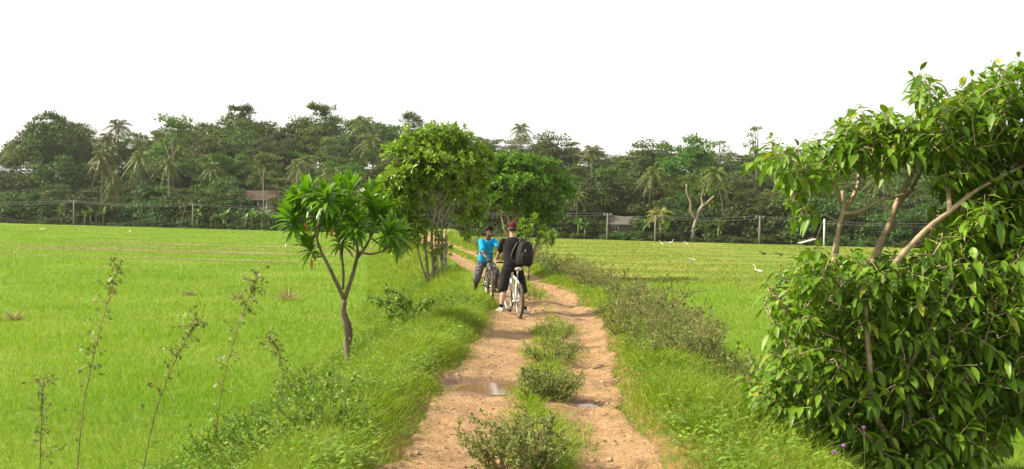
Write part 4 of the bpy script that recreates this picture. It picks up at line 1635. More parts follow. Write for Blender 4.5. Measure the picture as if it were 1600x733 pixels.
g.leaves([at(a, b - 14, YS - .2) - base for a, b in oc], [[.1, -.1, -1], [-.1, -.2, -1], [.1, -.2, -1]], [[0, -1, .1]] * 3, .17, .05, st=STRAP, fold=.25, droop=.1)
g.build('withered_leaves', M['orange_leaf'], root)


# ------------------------------------------------------------------ the two trees beside the path
def crown_tree(name, label, YT, base_px, branches, blobs, n_cl, leaf_l, mat, bark, seed, aspect=.34, nl=(8, 12), up=.5, droop=.25, upbias=.25):
    r = np.random.default_rng(seed)
    base = at(base_px[0], base_px[1], YT)
    base[2] = h1(base[0], base[1])
    root = empty(name, base)
    tag(root, label, 'tree')
    g = Geo()
    allp = [px_branch(g, base, pts, YT, r0, r1, knob=.08, r=r) for pts, r0, r1 in branches]
    allp = np.vstack(allp)
    wts = np.array([b[2] * b[3] * b[5] for b in blobs], float)
    wts /= wts.sum()
    m = YT / F_PX
    P, D, N, L = [], [], [], []
    for i in r.choice(len(blobs), n_cl, p=wts):
        cx, cy, rx, ry, dy, _ = blobs[i]
        d = rand_dirs(1, r)[0]
        if r.random() < .6 and d[2] < 0:
            d[2] = -d[2]
        rr = r.uniform(.35, 1.0) ** .6 * (1 + r.normal(0, .06))
        c = at(cx, cy, YT + dy) - base + d * rr * np.array([rx * m, rx * m * .9, ry * m])
        q = allp[((allp - c) ** 2).sum(1).argmin()]
        if np.linalg.norm(q - c) > .12 and r.random() < .5:
            mid = (q + c) / 2 + r.normal(0, .05, 3)
            g.tube(smooth_path([q, mid, c], 2), np.linspace(.012, .004, 5), 4, caps=False)
        ax = norm(d * .8 + np.array([0, 0, up]) + r.normal(0, .25, 3))
        e1 = norm(np.cross(ax, [.3, .1, .9]))
        e2 = np.cross(ax, e1)
        k = r.integers(*nl)
        for j in range(k):
            f = (j + .5) / k
            th = .3 + 1.35 * f + r.normal(0, .15)
            a = j * 2.4 + r.uniform(-.3, .3)
            rad = np.cos(a) * e1 + np.sin(a) * e2
            dd = ax * np.cos(th) + rad * np.sin(th)
            P.append(c + ax * .05 * (1 - f))
            D.append(dd)
            N.append(norm(ax * np.sin(th) - rad * np.cos(th) + np.array([0, 0, upbias]) + r.normal(0, .15, 3)))
            L.append(leaf_l * r.uniform(.65, 1.25))
    L = np.array(L)
    LF = Geo()
    LF.leaves(np.array(P), np.array(D), np.array(N), L, L * aspect, st=((0, .2), (.45, 1), (.8, .6), (1, 0)), fold=.15, droop=droop, cols=3)
    g.build('trunk', M[bark], root)
    LF.build('crown', M[mat], root)
    return root


crown_tree('roadside_tree', 'bright green bushy tree with a tangle of thin pale stems left of the path', 30.5, (676, 432),
           [([(668, 440, 0), (668, 415, 0), (664, 385, 0), (662, 350, 0), (655, 310, -.1), (645, 270, -.2)], .05, .018),
            ([(671, 440, -.1), (664, 405, -.1), (668, 370, -.1), (658, 335, -.2), (640, 300, -.2), (622, 270, -.2)], .035, .01),
            ([(682, 438, -.1), (684, 405, -.15), (679, 370, -.1), (686, 340, -.1), (690, 320, -.1), (684, 290, 0)], .036, .012),
            ([(674, 438, .15), (680, 400, .15), (686, 372, .2), (700, 340, .2), (718, 310, .3)], .035, .01),
            ([(692, 436, -.1), (690, 412, -.15), (700, 395, -.15), (695, 365, -.1), (705, 345, 0)], .045, .012),
            ([(666, 436, .1), (655, 400, .1), (650, 380, .1), (655, 350, .1), (645, 330, .1)], .03, .01),
            ([(676, 400, -.1), (690, 380, -.2), (700, 365, -.2), (715, 352, -.2)], .018, .006),
            ([(665, 360, -.1), (678, 340, -.2), (688, 330, -.2)], .018, .008),
            ([(678, 438, 0), (676, 400, .05), (674, 365, 0), (680, 330, 0), (682, 318, 0), (676, 300, -.1), (664, 280, -.2)], .05, .02),
            ([(690, 438, .1), (692, 410, .1), (691, 380, .1), (690, 345, .1), (694, 300, .2), (700, 250, .3)], .05, .02),
            ([(681, 318, 0), (690, 300, -.15), (700, 292, -.25), (708, 286, -.3), (722, 284, -.35)], .035, .008),
            ([(682, 322, 0), (696, 312, -.1), (702, 290, -.2), (703, 275, -.2)], .028, .008),
            ([(684, 352, 0), (694, 345, -.1), (706, 333, -.2)], .02, .006),
            ([(672, 395, -.1), (658, 385, -.2), (648, 376, -.3)], .02, .007),
            ([(672, 430, -.1), (662, 425, -.2), (657, 412, -.25)], .03, .008),
            ([(686, 430, -.1), (698, 415, -.1), (696, 395, -.1), (690, 372, 0)], .05, .02),
            ([(697, 436, 0), (694, 420, 0), (688, 400, 0), (684, 360, .1), (664, 300, .1), (640, 285, .2)], .05, .015),
            ([(664, 355, 0), (655, 330, 0), (640, 315, 0), (625, 305, 0)], .025, .008),
            ([(692, 345, .1), (712, 300, .3), (735, 260, .3), (750, 245, .3)], .04, .012)],
           [(688, 224, 44, 30, 0, 1.1), (732, 258, 38, 40, .4, 1.1), (642, 244, 36, 30, -.1, 1), (690, 255, 60, 30, -.2, 1), (612, 236, 19, 13, 0, .5), (645, 212, 22, 14, 0, .5), (725, 215, 22, 14, .2, .5), (760, 262, 16, 22, .3, .5), (632, 278, 34, 24, -.2, 1), (620, 322, 28, 34, -.2, 3.2), (604, 300, 14, 22, -.1, 2),
            (665, 285, 52, 40, .2, .9), (722, 305, 42, 42, .6, 1.1), (735, 345, 22, 30, .7, .8), (640, 355, 26, 26, -.1, 2.2), (618, 372, 22, 26, -.1, 2.0), (665, 372, 26, 22, -.2, .3), (690, 395, 18, 30, .1, .3), (655, 300, 40, 26, .5, .8)],
           2150, .19, 'clump_leaf', 'pale_bark', 61)
crown_tree('umbrella_tree', 'deep green umbrella crowned tree in layers behind the two cyclists', 47.0, (806, 402),
           [([(802, 408, 0), (800, 385, 0), (797, 360, 0), (795, 345, 0), (790, 325, 0), (778, 300, 0)], .10, .03),
            ([(800, 360, .1), (803, 340, .1), (802, 320, .1), (806, 290, .1), (822, 262, 0)], .07, .025),
            ([(799, 378, -.1), (788, 362, -.2), (785, 345, -.2), (781, 330, -.2), (772, 315, -.3)], .05, .018),
            ([(803, 345, 0), (814, 330, -.1), (828, 318, -.2), (848, 305, -.3)], .045, .015),
            ([(802, 330, 0), (822, 300, .3), (850, 285, .5), (872, 290, .5)], .04, .014),
            ([(792, 330, 0), (770, 310, .3), (752, 300, .5)], .04, .014)],
           [(800, 258, 46, 18, 0, 1.2), (838, 262, 42, 16, .3, 1.1), (770, 268, 34, 22, -.2, 1.1), (864, 286, 32, 15, .2, 1), (812, 288, 54, 16, -.8, 1), (760, 300, 30, 22, .2, 1), (848, 308, 40, 14, -.5, 1),
            (884, 302, 17, 14, 0, .8), (745, 285, 20, 20, .3, .8), (792, 312, 40, 15, -.5, .9), (835, 330, 38, 14, .4, .9), (868, 328, 22, 10, .4, .6), (750, 325, 24, 24, .5, .9), (738, 300, 14, 20, .3, .5), (812, 332, 24, 10, -.5, .5), (858, 344, 18, 8, .3, .4)],
           1900, .23, 'layer_leaf', 'tan_bark', 62, aspect=.36, up=.7, upbias=.5)

# young plant with rosettes behind the standing cyclist, and the small ball of a shrub beyond
YP = 29.0
base = at(828, 440, YP)
base[2] = h1(base[0], base[1])
root = empty('young_tree', base)
tag(root, 'young rosette leaved plant just behind the backpack', 'plant')
g = Geo()
tips = [(818, 352, 0), (828, 362, -.2), (842, 372, -.1), (846, 362, .2), (834, 345, .2), (822, 372, -.2), (812, 362, .1), (838, 385, .1), (850, 380, 0)]
P, D, N, L, W, DR = [], [], [], [], [], []
for (a, b, dy) in tips:
    px_branch(g, base, [(826, 445, 0), (826, 415, 0), ((a + 826) / 2, 390, dy / 2), (a, b, dy)], YP, .03, .01)
    c = at(a, b, YP + dy) - base
    rosette(P, D, N, L, W, DR, c, norm(np.array([(a - 828) / 40., dy, 1.0])), 24, .245, rs)
g.build('stem', M['bark'], root)
LF = Geo()
LF.leaves(np.array(P), np.array(D), np.array(N), np.array(L), np.array(W) * 1.5, st=STRAP, fold=.2, droop=np.array(DR))
LF.build('leaves', M['clump_leaf'], root)


# ------------------------------------------------------------------ low weeds with wiry stems
def wiry(key, seed, w, h, n_st, n_lf, leaf, mat, label, group, stem_mat='weed_stem', lean=0.45, name='wiry_weed', cat='weed'):
    r = np.random.default_rng(seed)
    st, lf = Geo(), Geo()
    P, D, N, L = [], [], [], []
    for i in range(n_st):
        a = r.uniform(0, 6.283)
        rad = w / 2 * r.uniform(.1, 1) ** .7
        b0 = np.array([np.cos(a), np.sin(a), 0]) * rad * .35
        hh = h * r.uniform(.6, 1.08) * (1 - .30 * (rad / (w / 2)) ** 2)
        tip = np.array([np.cos(a) * rad * 1.05, np.sin(a) * rad * 1.05, hh]) + r.normal(0, .04, 3)
        mid = (b0 + tip) / 2 + np.array([np.cos(a), np.sin(a), 0]) * .04 + r.normal(0, .02, 3)
        Q = smooth_path([b0 - [0, 0, .06], mid, tip], 3)
        st.tube(Q, np.linspace(.0045, .0018, len(Q)), 4, caps=False)
        paths = [Q]
        for k in range(3):
            j = r.integers(2, len(Q) - 1)
            e = Q[j] + norm(r.normal(0, 1, 3) + [np.cos(a), np.sin(a), 1.4]) * h * r.uniform(.15, .3)
            B = np.array([Q[j], (Q[j] + e) / 2 + r.normal(0, .01, 3), e])
            st.tube(B, [.0028, .002, .0012], 3, caps=False)
            paths.append(B)
        for _ in range(n_lf):
            q = paths[r.integers(len(paths))]
            t = r.uniform(.15, 1) * (len(q) - 1)
            j = min(int(t), len(q) - 2)
            p = q[j] + (q[j + 1] - q[j]) * (t - j)
            d = norm(r.normal(0, 1, 3) + [0, 0, .5])
            P.append(p)
            D.append(d)
            N.append(norm(r.normal(0, .5, 3) + [0, 0, 1]))
            L.append(leaf * r.uniform(.5, 1.35))
    L = np.array(L)
    lf.leaves(np.array(P), np.array(D), np.array(N), L, L * .42, st=((0, .2), (.45, 1), (1, 0)), cols=2, fold=.1, droop=.2)
    root = empty(name, (0, 0, 0))
    tag(root, label, cat, group)
    st.build('stems', M[stem_mat], root)
    lf.build('leaves', M[mat], root)
    PROTO[key] = dict(root=root, used=False, h=h, label=label, group=group)


BANKW = 'brownish wiry weeds lining the right side of the path'
wiry('w_a', 71, .95, .62, 34, 44, .042, 'weed', 'brownish green wiry weed in the line along the right side of the path', BANKW)
wiry('w_b', 72, 1.1, .52, 36, 42, .046, 'weed', 'brownish green wiry weed in the line along the right side of the path', BANKW)
wiry('w_c', 73, .8, .74, 26, 48, .042, 'weed', 'brownish green wiry weed in the line along the right side of the path', BANKW)
wiry('c_a', 74, .84, .44, 84, 75, .033, 'weed', 'x', None)
wiry('l_a', 75, .8, .42, 30, 40, .040, 'cover', 'leafy green weed on the left bank of the path', 'leafy green weeds on the left bank', stem_mat='green_stem', name='leafy_weed')
wiry('l_b', 76, 1.0, .34, 34, 40, .042, 'cover', 'leafy green weed on the left bank of the path', 'leafy green weeds on the left bank', stem_mat='green_stem', name='leafy_weed')

rw = np.random.default_rng(15)
n_w = 0
yy = 11.6
while yy < 58:
    for _ in range(2 if rw.random() < .45 and yy < 34 else 1):
        a = rw.uniform(1.25, 2.6) if yy > 14 else rw.uniform(1.7, 2.9)
        if yy < 12 and rw.random() < .5:
            continue
        y_ = yy + rw.uniform(-.3, .3)
        x_ = float(xc(y_)) + a
        k = rw.uniform(.65, 1.3) * np.interp(yy, [10, 14, 22, 58], [.8, 1.1, 1.1, 1.25])
        plant_copy(('w_a', 'w_b', 'w_c')[rw.integers(3)], (x_, y_, h1(x_, y_)), k, rw.uniform(0, 6.28))
    yy *= 1.042
for (px, py, k, lab) in ((806, 735, 1.0, 'rounded brown tipped weed clump in the middle of the path nearest to us'),
                         (858, 622, .85, 'weed clump between the wheel tracks beside the puddle'),
                         (867, 568, .78, 'weed clump between the wheel tracks just beyond the puddle'),
                         (866, 540, .7, 'farthest dense weed clump between the wheel tracks before the cyclists'),
                         (836, 470, .6, 'dark low weed on the path right of the standing man')):
    p = on_level(px, py, 0.0)
    plant_copy('c_a' if k in (1.0, .85) else 'w_b' if k == .78 else 'w_a', (p[0], p[1], h1(p[0], p[1])), (k * (1.05 if k > .9 else 1), k, k), rw.uniform(0, 6.28), lab, group=None)
for i in range(34):
    y_ = 7.0 * (32 / 7.0) ** rw.random()
    a = rw.uniform(1.7, 3.6)
    x_ = float(xc(y_)) - a
    plant_copy(('l_a', 'l_b')[i % 2], (x_, y_, h1(x_, y_)), rw.uniform(.6, 1.15), rw.uniform(0, 6.28))
for i in range(22):
    y_ = 8.8 * (30 / 8.8) ** rw.random()
    x_ = float(xc(y_)) + rw.uniform(2.2, 3.6)
    plant_copy(('l_a', 'l_b')[i % 2], (x_, y_, h1(x_, y_)), rw.uniform(.5, .9), rw.uniform(0, 6.28), 'leafy green weed among the wiry weeds on the right bank', group='leafy green weeds on the right bank')


# dark low bush at the foot of the sapling and the sprawling branch right of it
def leafy_shrub(name, label, base_px, Y, branches, n_per, leaf, mat, stem='weed_stem', seed=3, aspect=.45):
    r = np.random.default_rng(seed)
    base = at(base_px[0], base_px[1], Y)
    base[2] = h1(base[0], base[1])
    root = empty(name, base)
    tag(root, label, 'shrub')
    g, LF = Geo(), Geo()
    P, D, N, L = [], [], [], []
    for pts, r0 in branches:
        Q = px_branch(g, base, pts, Y, r0, .005, k=5)
        for _ in range(n_per):
            p = Q[r.integers(len(Q) // 3, len(Q))]
            off = rand_dirs(1, r)[0] * r.uniform(.02, .2)
            e = p + off
            g.tube([p, (p + e) / 2 + [0, 0, .015], e], [.004, .003, .002], 3, caps=False)
            for k in range(4):
                P.append(p + off * r.uniform(.4, 1))
                D.append(norm(off + rand_dirs(1, r)[0] * .15 + [0, 0, -.02]))
                N.append(norm([0, -.2, 1] + r.normal(0, .4, 3)))
                L.append(leaf * r.uniform(.6, 1.3))
    L = np.array(L)
    LF.leaves(np.array(P), np.array(D), np.array(N), L, L * aspect, fold=.15, droop=.3)
    g.build('stems', M[stem], root)
    LF.build('leaves', M[mat], root)
    return root


leafy_shrub('sprawling_shrub', 'sprawling shrub with a leafy branch reaching left, right of the sapling', (650, 515), 19.0,
            [([(650, 515, 0), (640, 488, 0), (620, 475, -.2), (595, 470, -.3), (575, 462, -.3)], .022), ([(650, 510, 0), (645, 480, .1), (630, 462, 0), (605, 452, -.1)], .018),
             ([(650, 512, 0), (655, 485, 0), (668, 470, -.1), (685, 470, -.2)], .018), ([(650, 512, 0), (640, 495, -.3), (625, 492, -.5), (600, 480, -.5)], .014), ([(652, 515, 0), (670, 490, .2), (690, 478, .2)], .014)],
            34, .10, 'bush_leaf', 'bark', 81)
leafy_shrub('dark_shrub', 'dark leafy little bush at the foot of the rosette sapling', (575, 607), 14.2,
            [([(575, 607, 0), (570, 590, 0), (562, 575, -.1)], .012), ([(577, 607, 0), (582, 585, 0), (590, 572, 0)], .012), ([(578, 607, 0), (592, 595, -.1), (602, 588, -.1)], .012), ([(575, 607, 0), (560, 596, .1), (548, 588, .1)], .012)],
            26, .085, 'bush_leaf', 'green_stem', 82)
leafy_shrub('ball_shrub', 'small pale ball shaped shrub at the far edge of the right field', (861, 385), 92.0,
            [([(861, 386, 0), (861, 376, 0), (857, 366, 0)], .05), ([(861, 386, 0), (862, 374, 0), (866, 363, 0)], .05), ([(861, 386, 0), (861, 372, .2), (861, 362, .2)], .05)],
            70, .30, 'clump_leaf', 'bark', 83)


M['stalk'] = solid('stalk', (0.16, 0.15, 0.05), (0.20, 0.12, 0.05), rough=.7)


# ------------------------------------------------------------------ tall thin stalks at the near left
def stalk(px_pts, Y, label, seed, top_dense=1.0):
    r = np.random.default_rng(seed)
    b = at(px_pts[0][0], px_pts[0][1], Y)
    b[2] = h1(b[0], b[1])
    root = empty('tall_stalk', b)
    tag(root, label, 'weed', None)
    g, LF = Geo(), Geo()
    P0 = np.vstack([[0, 0, -.05], np.array([at(a, c, Y + dy) for a, c, dy in px_pts[1:]]) - b])
    Q = smooth_path(P0, 5)
    g.tube(Q, np.linspace(.0065, .0022, len(Q)), 5)
    P, D, N, L = [], [], [], []
    m = len(Q)
    for i in range(85):
        t = r.random() ** .7
        j = int(np.clip(t * (m - 1), 1, m - 1))
        e = Q[j] + norm(r.normal(0, 1, 3) + [0, 0, .4]) * r.uniform(.03, .16)
        g.tube([Q[j], (Q[j] + e) / 2 + [0, 0, .01], e], [.003, .002, .0015], 3, caps=False)
        for k in range(r.integers(1, 4)):
            P.append(e + r.normal(0, .01, 3))
            D.append(norm(e - Q[j] + r.normal(0, .06, 3)))
            N.append(norm([0, 0, 1] + r.normal(0, .5, 3)))
            L.append(r.uniform(.026, .055))
    L = np.array(L)
    LF.leaves(np.array(P), np.array(D), np.array(N), L, L * .7, st=((0, .3), (.5, 1), (.8, .8), (1, 0)), cols=2, droop=.3, fold=.1)
    g.build('stem', M['stalk'], root)
    LF.build('leaves', M['weed'], root)


stalk([(113, 745, 0), (128, 640, 0), (152, 530, 0), (178, 440, .05), (190, 406, .1)], 8.6, 'tallest thin stalk, far left, leaning right over the rice', 91)
stalk([(203, 748, 0), (240, 650, 0), (270, 570, 0), (300, 515, 0), (318, 503, 0)], 8.6, 'stalk curving right with a leafy tip, between the two tallest stalks', 92)
stalk([(328, 715, 0), (345, 610, 0), (368, 520, 0), (395, 450, 0), (405, 430, 0)], 9.6, 'tall brown stalk topped with small leaves left of the rosette sapling', 93)
stalk([(60, 740, 0), (64, 680, 0), (66, 620, 0), (70, 585, 0)], 9.0, 'short upright stalk nearest the lower left corner', 94)
stalk([(445, 600, 0), (440, 565, 0), (432, 540, 0), (420, 528, 0)], 12.5, 'low thin bent stalk just left of the rosette sapling', 95)


# dry tufts left standing in the rice
def dry_tuft(px, py, w, h, label, seed):
    r = np.random.default_rng(seed)
    p = on_level(px, py, FIELD_Z)
    n = 90
    g = Geo()
    a = r.uniform(0, 6.283, n)
    el = r.uniform(.3, 1.3, n)
    D = np.stack([np.cos(a) * np.cos(el), np.sin(a) * np.cos(el), np.sin(el)], -1)
    P = np.stack([r.normal(0, w * .15, n), r.normal(0, w * .15, n), np.full(n, -.02)], -1)
    g.leaves(P, D, norm(r.normal(0, 1, (n, 3))), h * r.uniform(.6, 1.3, n), .02, st=((0, .8), (.6, 1), (1, 0)), cols=2, droop=r.uniform(.1, .5, n))
    o = g.build('dry_tuft', M['dry_leaf'], None, p)
    o.location.z = h1(p[0], p[1])
    tag(o, label, 'grass tuft')


dry_tuft(450, 470, .45, .62, 'straw coloured dry tuft in the rice left of the rosette sapling', 1)
dry_tuft(372, 468, .40, .40, 'low pale dry tuft in the rice beside the tall brown stalk tip', 2)
dry_tuft(20, 500, .40, .40, 'faint dry tuft at the left edge of the rice', 3)
dry_tuft(295, 462, .4, .32, 'thin dry tuft in the rice between the two tallest stalks', 4)

# purple flower heads
M['purple'] = solid('purple_petal', (0.42, 0.16, 0.50), (0.55, 0.28, 0.60), rough=0.7, scale=60)


def flower(px, py, Y, label, size=.022):
    p = at(px, py, Y)
    z0 = h1(p[0], p[1])
    root = empty('flower', (p[0], p[1], z0))
    tag(root, label, 'flower')
    hh = max(p[2] - z0, .06)
    g = Geo()
    g.tube([[.03, .02, -.03], [.015, .01, hh * .6], [0, 0, hh]], [.003, .0025, .002], 4)
    g.build('stem', M['green_stem'], root)
    g = Geo()
    n = 60
    d = rand_dirs(n)
    d[:, 2] = np.abs(d[:, 2])
    g.leaves(np.tile([0, 0, hh], (n, 1)), d, rand_dirs(n), size, size * .35, st=((0, .5), (.6, 1), (1, 0)), cols=2, droop=0)
    g.ellip((0, 0, hh), (size * .5,) * 3, None, 8, 6)
    g.build('petals', M['purple'], root)


flower(1303, 708, 8.6, 'lowest and brightest of the purple flowers under the bushy tree', .03)
flower(1318, 697, 8.7, 'purple flower just right of the brightest one under the bushy tree', .024)
flower(1350, 669, 8.9, 'single purple flower among the lower leaves of the bushy tree', .022)
flower(560, 566, 14.8, 'small purple flower beside the foot of the rosette sapling', .03)
flower(1085, 548, 13.0, 'purple flower among the wiry weeds right of the path', .028)
flower(445, 728, 7.6, 'purple flower at the lower edge of the left bank', .02)

# ------------------------------------------------------------------ egrets and other birds
M['egret'] = solid('white_feather', (0.80, 0.80, 0.78), (0.72, 0.72, 0.69), rough=0.8, spec=0.2)
M['bill'] = solid('yellow_bill', (0.55, 0.33, 0.05), rough=0.5)
M['shank'] = solid('dark_shank', (0.05, 0.05, 0.04), rough=0.6)
M['dark_feather'] = solid('dark_feather', (0.04, 0.037, 0.033), (0.06, 0.055, 0.05), rough=0.7)


def egret(px, py, k, rz, label, neck_up=True, bodymat='egret', name='egret', group=None):
    p = on_level(px, py, FIELD_Z)
    z0 = h1(p[0], p[1])
    root = empty(name, (p[0], p[1], z0), rz)
    root.scale = (k, k, k)
    tag(root, label, 'bird', group)
    lh = .20 if bodymat == 'egret' else .08
    g = Geo()
    t = np.linspace(0, 1, 9)
    prof = np.array([.012, .04, .068, .082, .080, .066, .048, .028, .010])
    ax = np.stack([-.24 + .44 * t, 0 * t, lh + .10 + .10 * t - .05 * np.sin(np.pi * t)], -1)
    a = np.arange(10) * 2 * np.pi / 10
    g.loft([[(c[0], r_ * .85 * np.cos(q), c[2] + r_ * np.sin(q)) for q in a] for c, r_ in zip(ax, prof)])
    if neck_up:
        nk = smooth_path([[.15, 0, lh + .16], [.23, 0, lh + .22], [.20, 0, lh + .32], [.25, 0, lh + .42], [.30, 0, lh + .44]], 3)
    else:
        nk = smooth_path([[.15, 0, lh + .16], [.22, 0, lh + .20], [.27, 0, lh + .22], [.31, 0, lh + .21]], 3)
    g.tube(nk, np.interp(np.linspace(0, 1, len(nk)), [0, .3, .8, 1], [.045, .028, .024, .026]), 8)
    hd = nk[-1]
    g.ellip(hd + [.01, 0, 0], (.042, .026, .027), None, 10, 8)
    fuse('body', g, .009, M[bodymat], root, 2)
    g = Geo()
    g.tube([hd + [.04, 0, 0], hd + [.09, 0, -.008], hd + [.125, 0, -.02]], [.013, .008, .002], 6)
    g.build('beak', M['bill' if bodymat == 'egret' else 'shank'], root)
    for s in (-1, 1):
        g = Geo()
        g.tube([[.0, s * .035, lh + .08], [-.02, s * .035, lh * .55], [.0, s * .035, .0]], [.012, .008, .007], 6)
        for q in (-.5, 0, .5):
            g.tube([[0, s * .035, .006], [.06 * np.cos(q), s * .035 + .06 * np.sin(q), .004]], [.005, .003], 4)
        g.build('leg', M['shank'], root)
    return root


egret(1186, 432, .92, math.radians(170), 'white egret standing clear in the right field, left of the big bush')
egret(1082, 413, .95, math.radians(200), 'white egret hunched farther off in the middle of the right field', neck_up=False)
egret(1574, 434, 1.0, math.radians(160), 'white egret seen through the leaves at the right edge of the photo', neck_up=False)
FAR = 'far white birds gathered at the foot of the wood'
for (px, py, k) in ((1034, 384, .85), (1040, 382, .75), (1048, 383, .95), (1073, 384, .8)):
    egret(px, py, k, random.uniform(0, 6.28), 'far white egret in the small flock below the yellow green palm', neck_up=px != 1040, group=FAR)
egret(66, 363, 1.1, 1.0, 'tiny white egret at the far left of the rice field', neck_up=False)
egret(203, 366, 1.0, 2.0, 'tiny white egret far off in the rice below the leaning palm', neck_up=False)
egret(1193, 400, 1.1, math.radians(190), 'small dark bird low in the dry meadow, left one of two', neck_up=False, bodymat='dark_feather', name='dark_bird')
egret(1219, 402, 1.1, math.radians(175), 'small dark bird low in the dry meadow nearer the big bush', neck_up=False, bodymat='dark_feather', name='dark_bird')


# ------------------------------------------------------------------ bicycles
M['tyre'] = solid('tyre_rubber', (0.055, 0.045, 0.038), (0.13, 0.085, 0.055), rough=0.85, spec=0.2, scale=14)
M['alloy'] = solid('alloy', (0.55, 0.55, 0.54), (0.42, 0.40, 0.37), rough=0.35, metal=0.8)
M['black_plastic'] = solid('black_plastic', (0.02, 0.02, 0.022), (0.035, 0.033, 0.03), rough=0.5)
M['white_frame'] = solid('white_enamel', (0.78, 0.78, 0.77), (0.62, 0.60, 0.56), rough=0.3, spec=0.5, scale=3, coat=0.4)
M['dark_frame'] = solid('dark_enamel', (0.035, 0.038, 0.045), (0.06, 0.055, 0.05), rough=0.35, spec=0.5, coat=0.3)
M['saddle_grey'] = solid('grey_vinyl', (0.50, 0.49, 0.46), (0.40, 0.38, 0.35), rough=0.5)


def bicycle(loc, heading, frame_m, saddle_m, label, lean=0.0, steer=0.0, pedal=0.4):
    """local +Y is forward, origin on the ground under the rear axle"""
    root = empty('bicycle', loc)
    root.rotation_euler = (0, lean, heading)
    tag(root, label, 'bicycle')
    R, wb = .335, 1.06
    ra, fa = np.array([0, 0, R]), np.array([0, wb, R])
    bb = np.array([0, .43, .29])
    seat_t = np.array([0, .25, .76])
    head_t, head_b = np.array([0, .84, .86]), np.array([0, .885, .70])
    g = Geo()
    g.tube([bb, seat_t], .018, 8)
    g.tube([bb, head_b], .024, 8)
    g.tube([seat_t - [0, 0, .05], head_t - [0, 0, .05]], .02, 8)
    g.tube([head_t + [0, -.01, .03], head_b + [0, .01, -.03]], .024, 8)
    for s in (-1, 1):
        g.tube([bb + [s * .035, 0, 0], ra + [s * .06, .12, -.01], ra + [s * .065, 0, 0]], [.012, .011, .012], 6)
        g.tube([seat_t + [s * .015, 0, -.05], ra + [s * .06, .06, .14], ra + [s * .065, 0, 0]], [.011, .010, .010], 6)
    g.tube([bb - [.045, 0, 0], bb + [.045, 0, 0]], .026, 8)
    g.build('frame', M[frame_m], root)
    piv, axd = head_b.copy(), norm(head_t - head_b)
    Rm = np.array(Matrix.Rotation(steer, 3, Vector(axd)))

    def st(p):
        return piv + Rm @ (np.asarray(p, float) - piv)

    g = Geo()
    for s in (-1, 1):
        g.tube([st(head_b + [s * .05, .01, -.03]), st(fa + [s * .055, -.03, .18]), st(fa + [s * .055, 0, 0])], [.018, .014, .011], 7)
    g.tube([st(head_b + [-.06, .01, -.02]), st(head_b + [.06, .01, -.02])], .02, 7)
    g.build('fork', M[frame_m], root)

    def wheel(c, rot):
        ax = np.array([1.0, 0, 0])
        if rot:
            ax = Rm @ ax
        w = Geo()
        e1 = np.array([0, 0, 1.0])
        e2 = np.cross(ax, e1)
        e1 = np.cross(e2, ax)
        w.tube([c - ax * .045, c + ax * .045], .022, 10)
        for i in range(24):
            a = i * 2 * np.pi / 24
            b = a + (.5 if i % 4 < 2 else -.5)
            s = .03 if i % 2 else -.03
            w.tube([c + ax * s + (np.cos(b) * e1 + np.sin(b) * e2) * .022, c + (np.cos(a) * e1 + np.sin(a) * e2) * (R - .045)], .0016, 3, caps=False)
        wo = w.build('wheel', M['alloy'], root)
        t = Geo()
        t.torus(c, R - .026, .027, ax, 40, 10)
        n = 60
        for i in range(n):
            a = i * 2 * np.pi / n
            d = np.cos(a) * e1 + np.sin(a) * e2
            tg = -np.sin(a) * e1 + np.cos(a) * e2
            t.box(c + d * (R - .001) + ax * (.009 if i % 2 else -.009), (.016, .012, .008), np.stack([ax, tg, d], 1))
        t.build('tyre', M['tyre'], wo)
        t = Geo()
        t.torus(c, R - .055, .013, ax, 40, 8)
        t.build('rim', M['alloy'], wo)

    wheel(ra, False)
    wheel(st(fa), True)
    sp = seat_t + np.array([0, -.045, .14])
    g = Geo()
    g.tube([seat_t - [0, 0, .03], sp], .0135, 8)
    g.build('seat_post', M['alloy'], root)
    g = Geo()
    prof = [(-.13, .02, .02), (-.125, .07, .03), (-.08, .078, .034), (-.02, .058, .03), (.04, .03, .025), (.11, .02, .02), (.14, .008, .01)]
    a = np.arange(12) * 2 * np.pi / 12
    g.loft([[(hw * np.cos(q), sp[1] + yy, sp[2] + .02 + (.018 if yy < -.05 else 0) + th * np.sin(q)) for q in a] for yy, hw, th in prof])
    g.build('saddle', M[saddle_m], root)
    g = Geo()
    hb = head_t + axd * .14
    bar = [st(hb + [x, .05 - .9 * x * x * .5, .03 + .02 * abs(x)]) for x in np.linspace(-.31, .31, 9)]
    g.tube([st(head_t), st(hb + [0, .02, 0]), st(hb + [0, .05, .03])], [.018, .018, .016], 8)
    g.tube(bar, .012, 8)
    hbo = g.build('handlebar', M['black_plastic'], root)
    for s in (-1, 1):
        q = Geo()
        e = np.array(bar[0] if s < 0 else bar[-1])
        i2 = np.array(bar[2] if s < 0 else bar[-3])
        dr = norm(e - i2)
        q.tube([e - dr * .12, e + dr * .005], .0175, 8)
        q.build('grip', M['black_plastic'], hbo)
        q = Geo()
        q.tube([e - dr * .15, e - dr * .14 + [0, .05, -.01], e - dr * .04 + [0, .07, -.015]], [.006, .005, .005], 5)
        q.build('brake_lever', M['alloy'], hbo)
    g = Geo()
    g.torus(bb + [.055, 0, 0], .085, .006, (1, 0, 0), 28, 6)
    for i in range(5):
        a_ = i * 1.2566
        g.tube([bb + [.055, 0, 0], bb + [.055, np.cos(a_) * .085, np.sin(a_) * .085]], .006, 4)
    d = np.array([0, np.cos(pedal), np.sin(pedal)]) * .17
    g.tube([bb + [.075, 0, 0], bb + d + [.085, 0, 0]], .011, 6)
    g.tube([bb - [.075, 0, 0], bb - d - [.085, 0, 0]], .011, 6)
    g.torus(ra + [.045, 0, 0], .045, .012, (1, 0, 0), 20, 6)
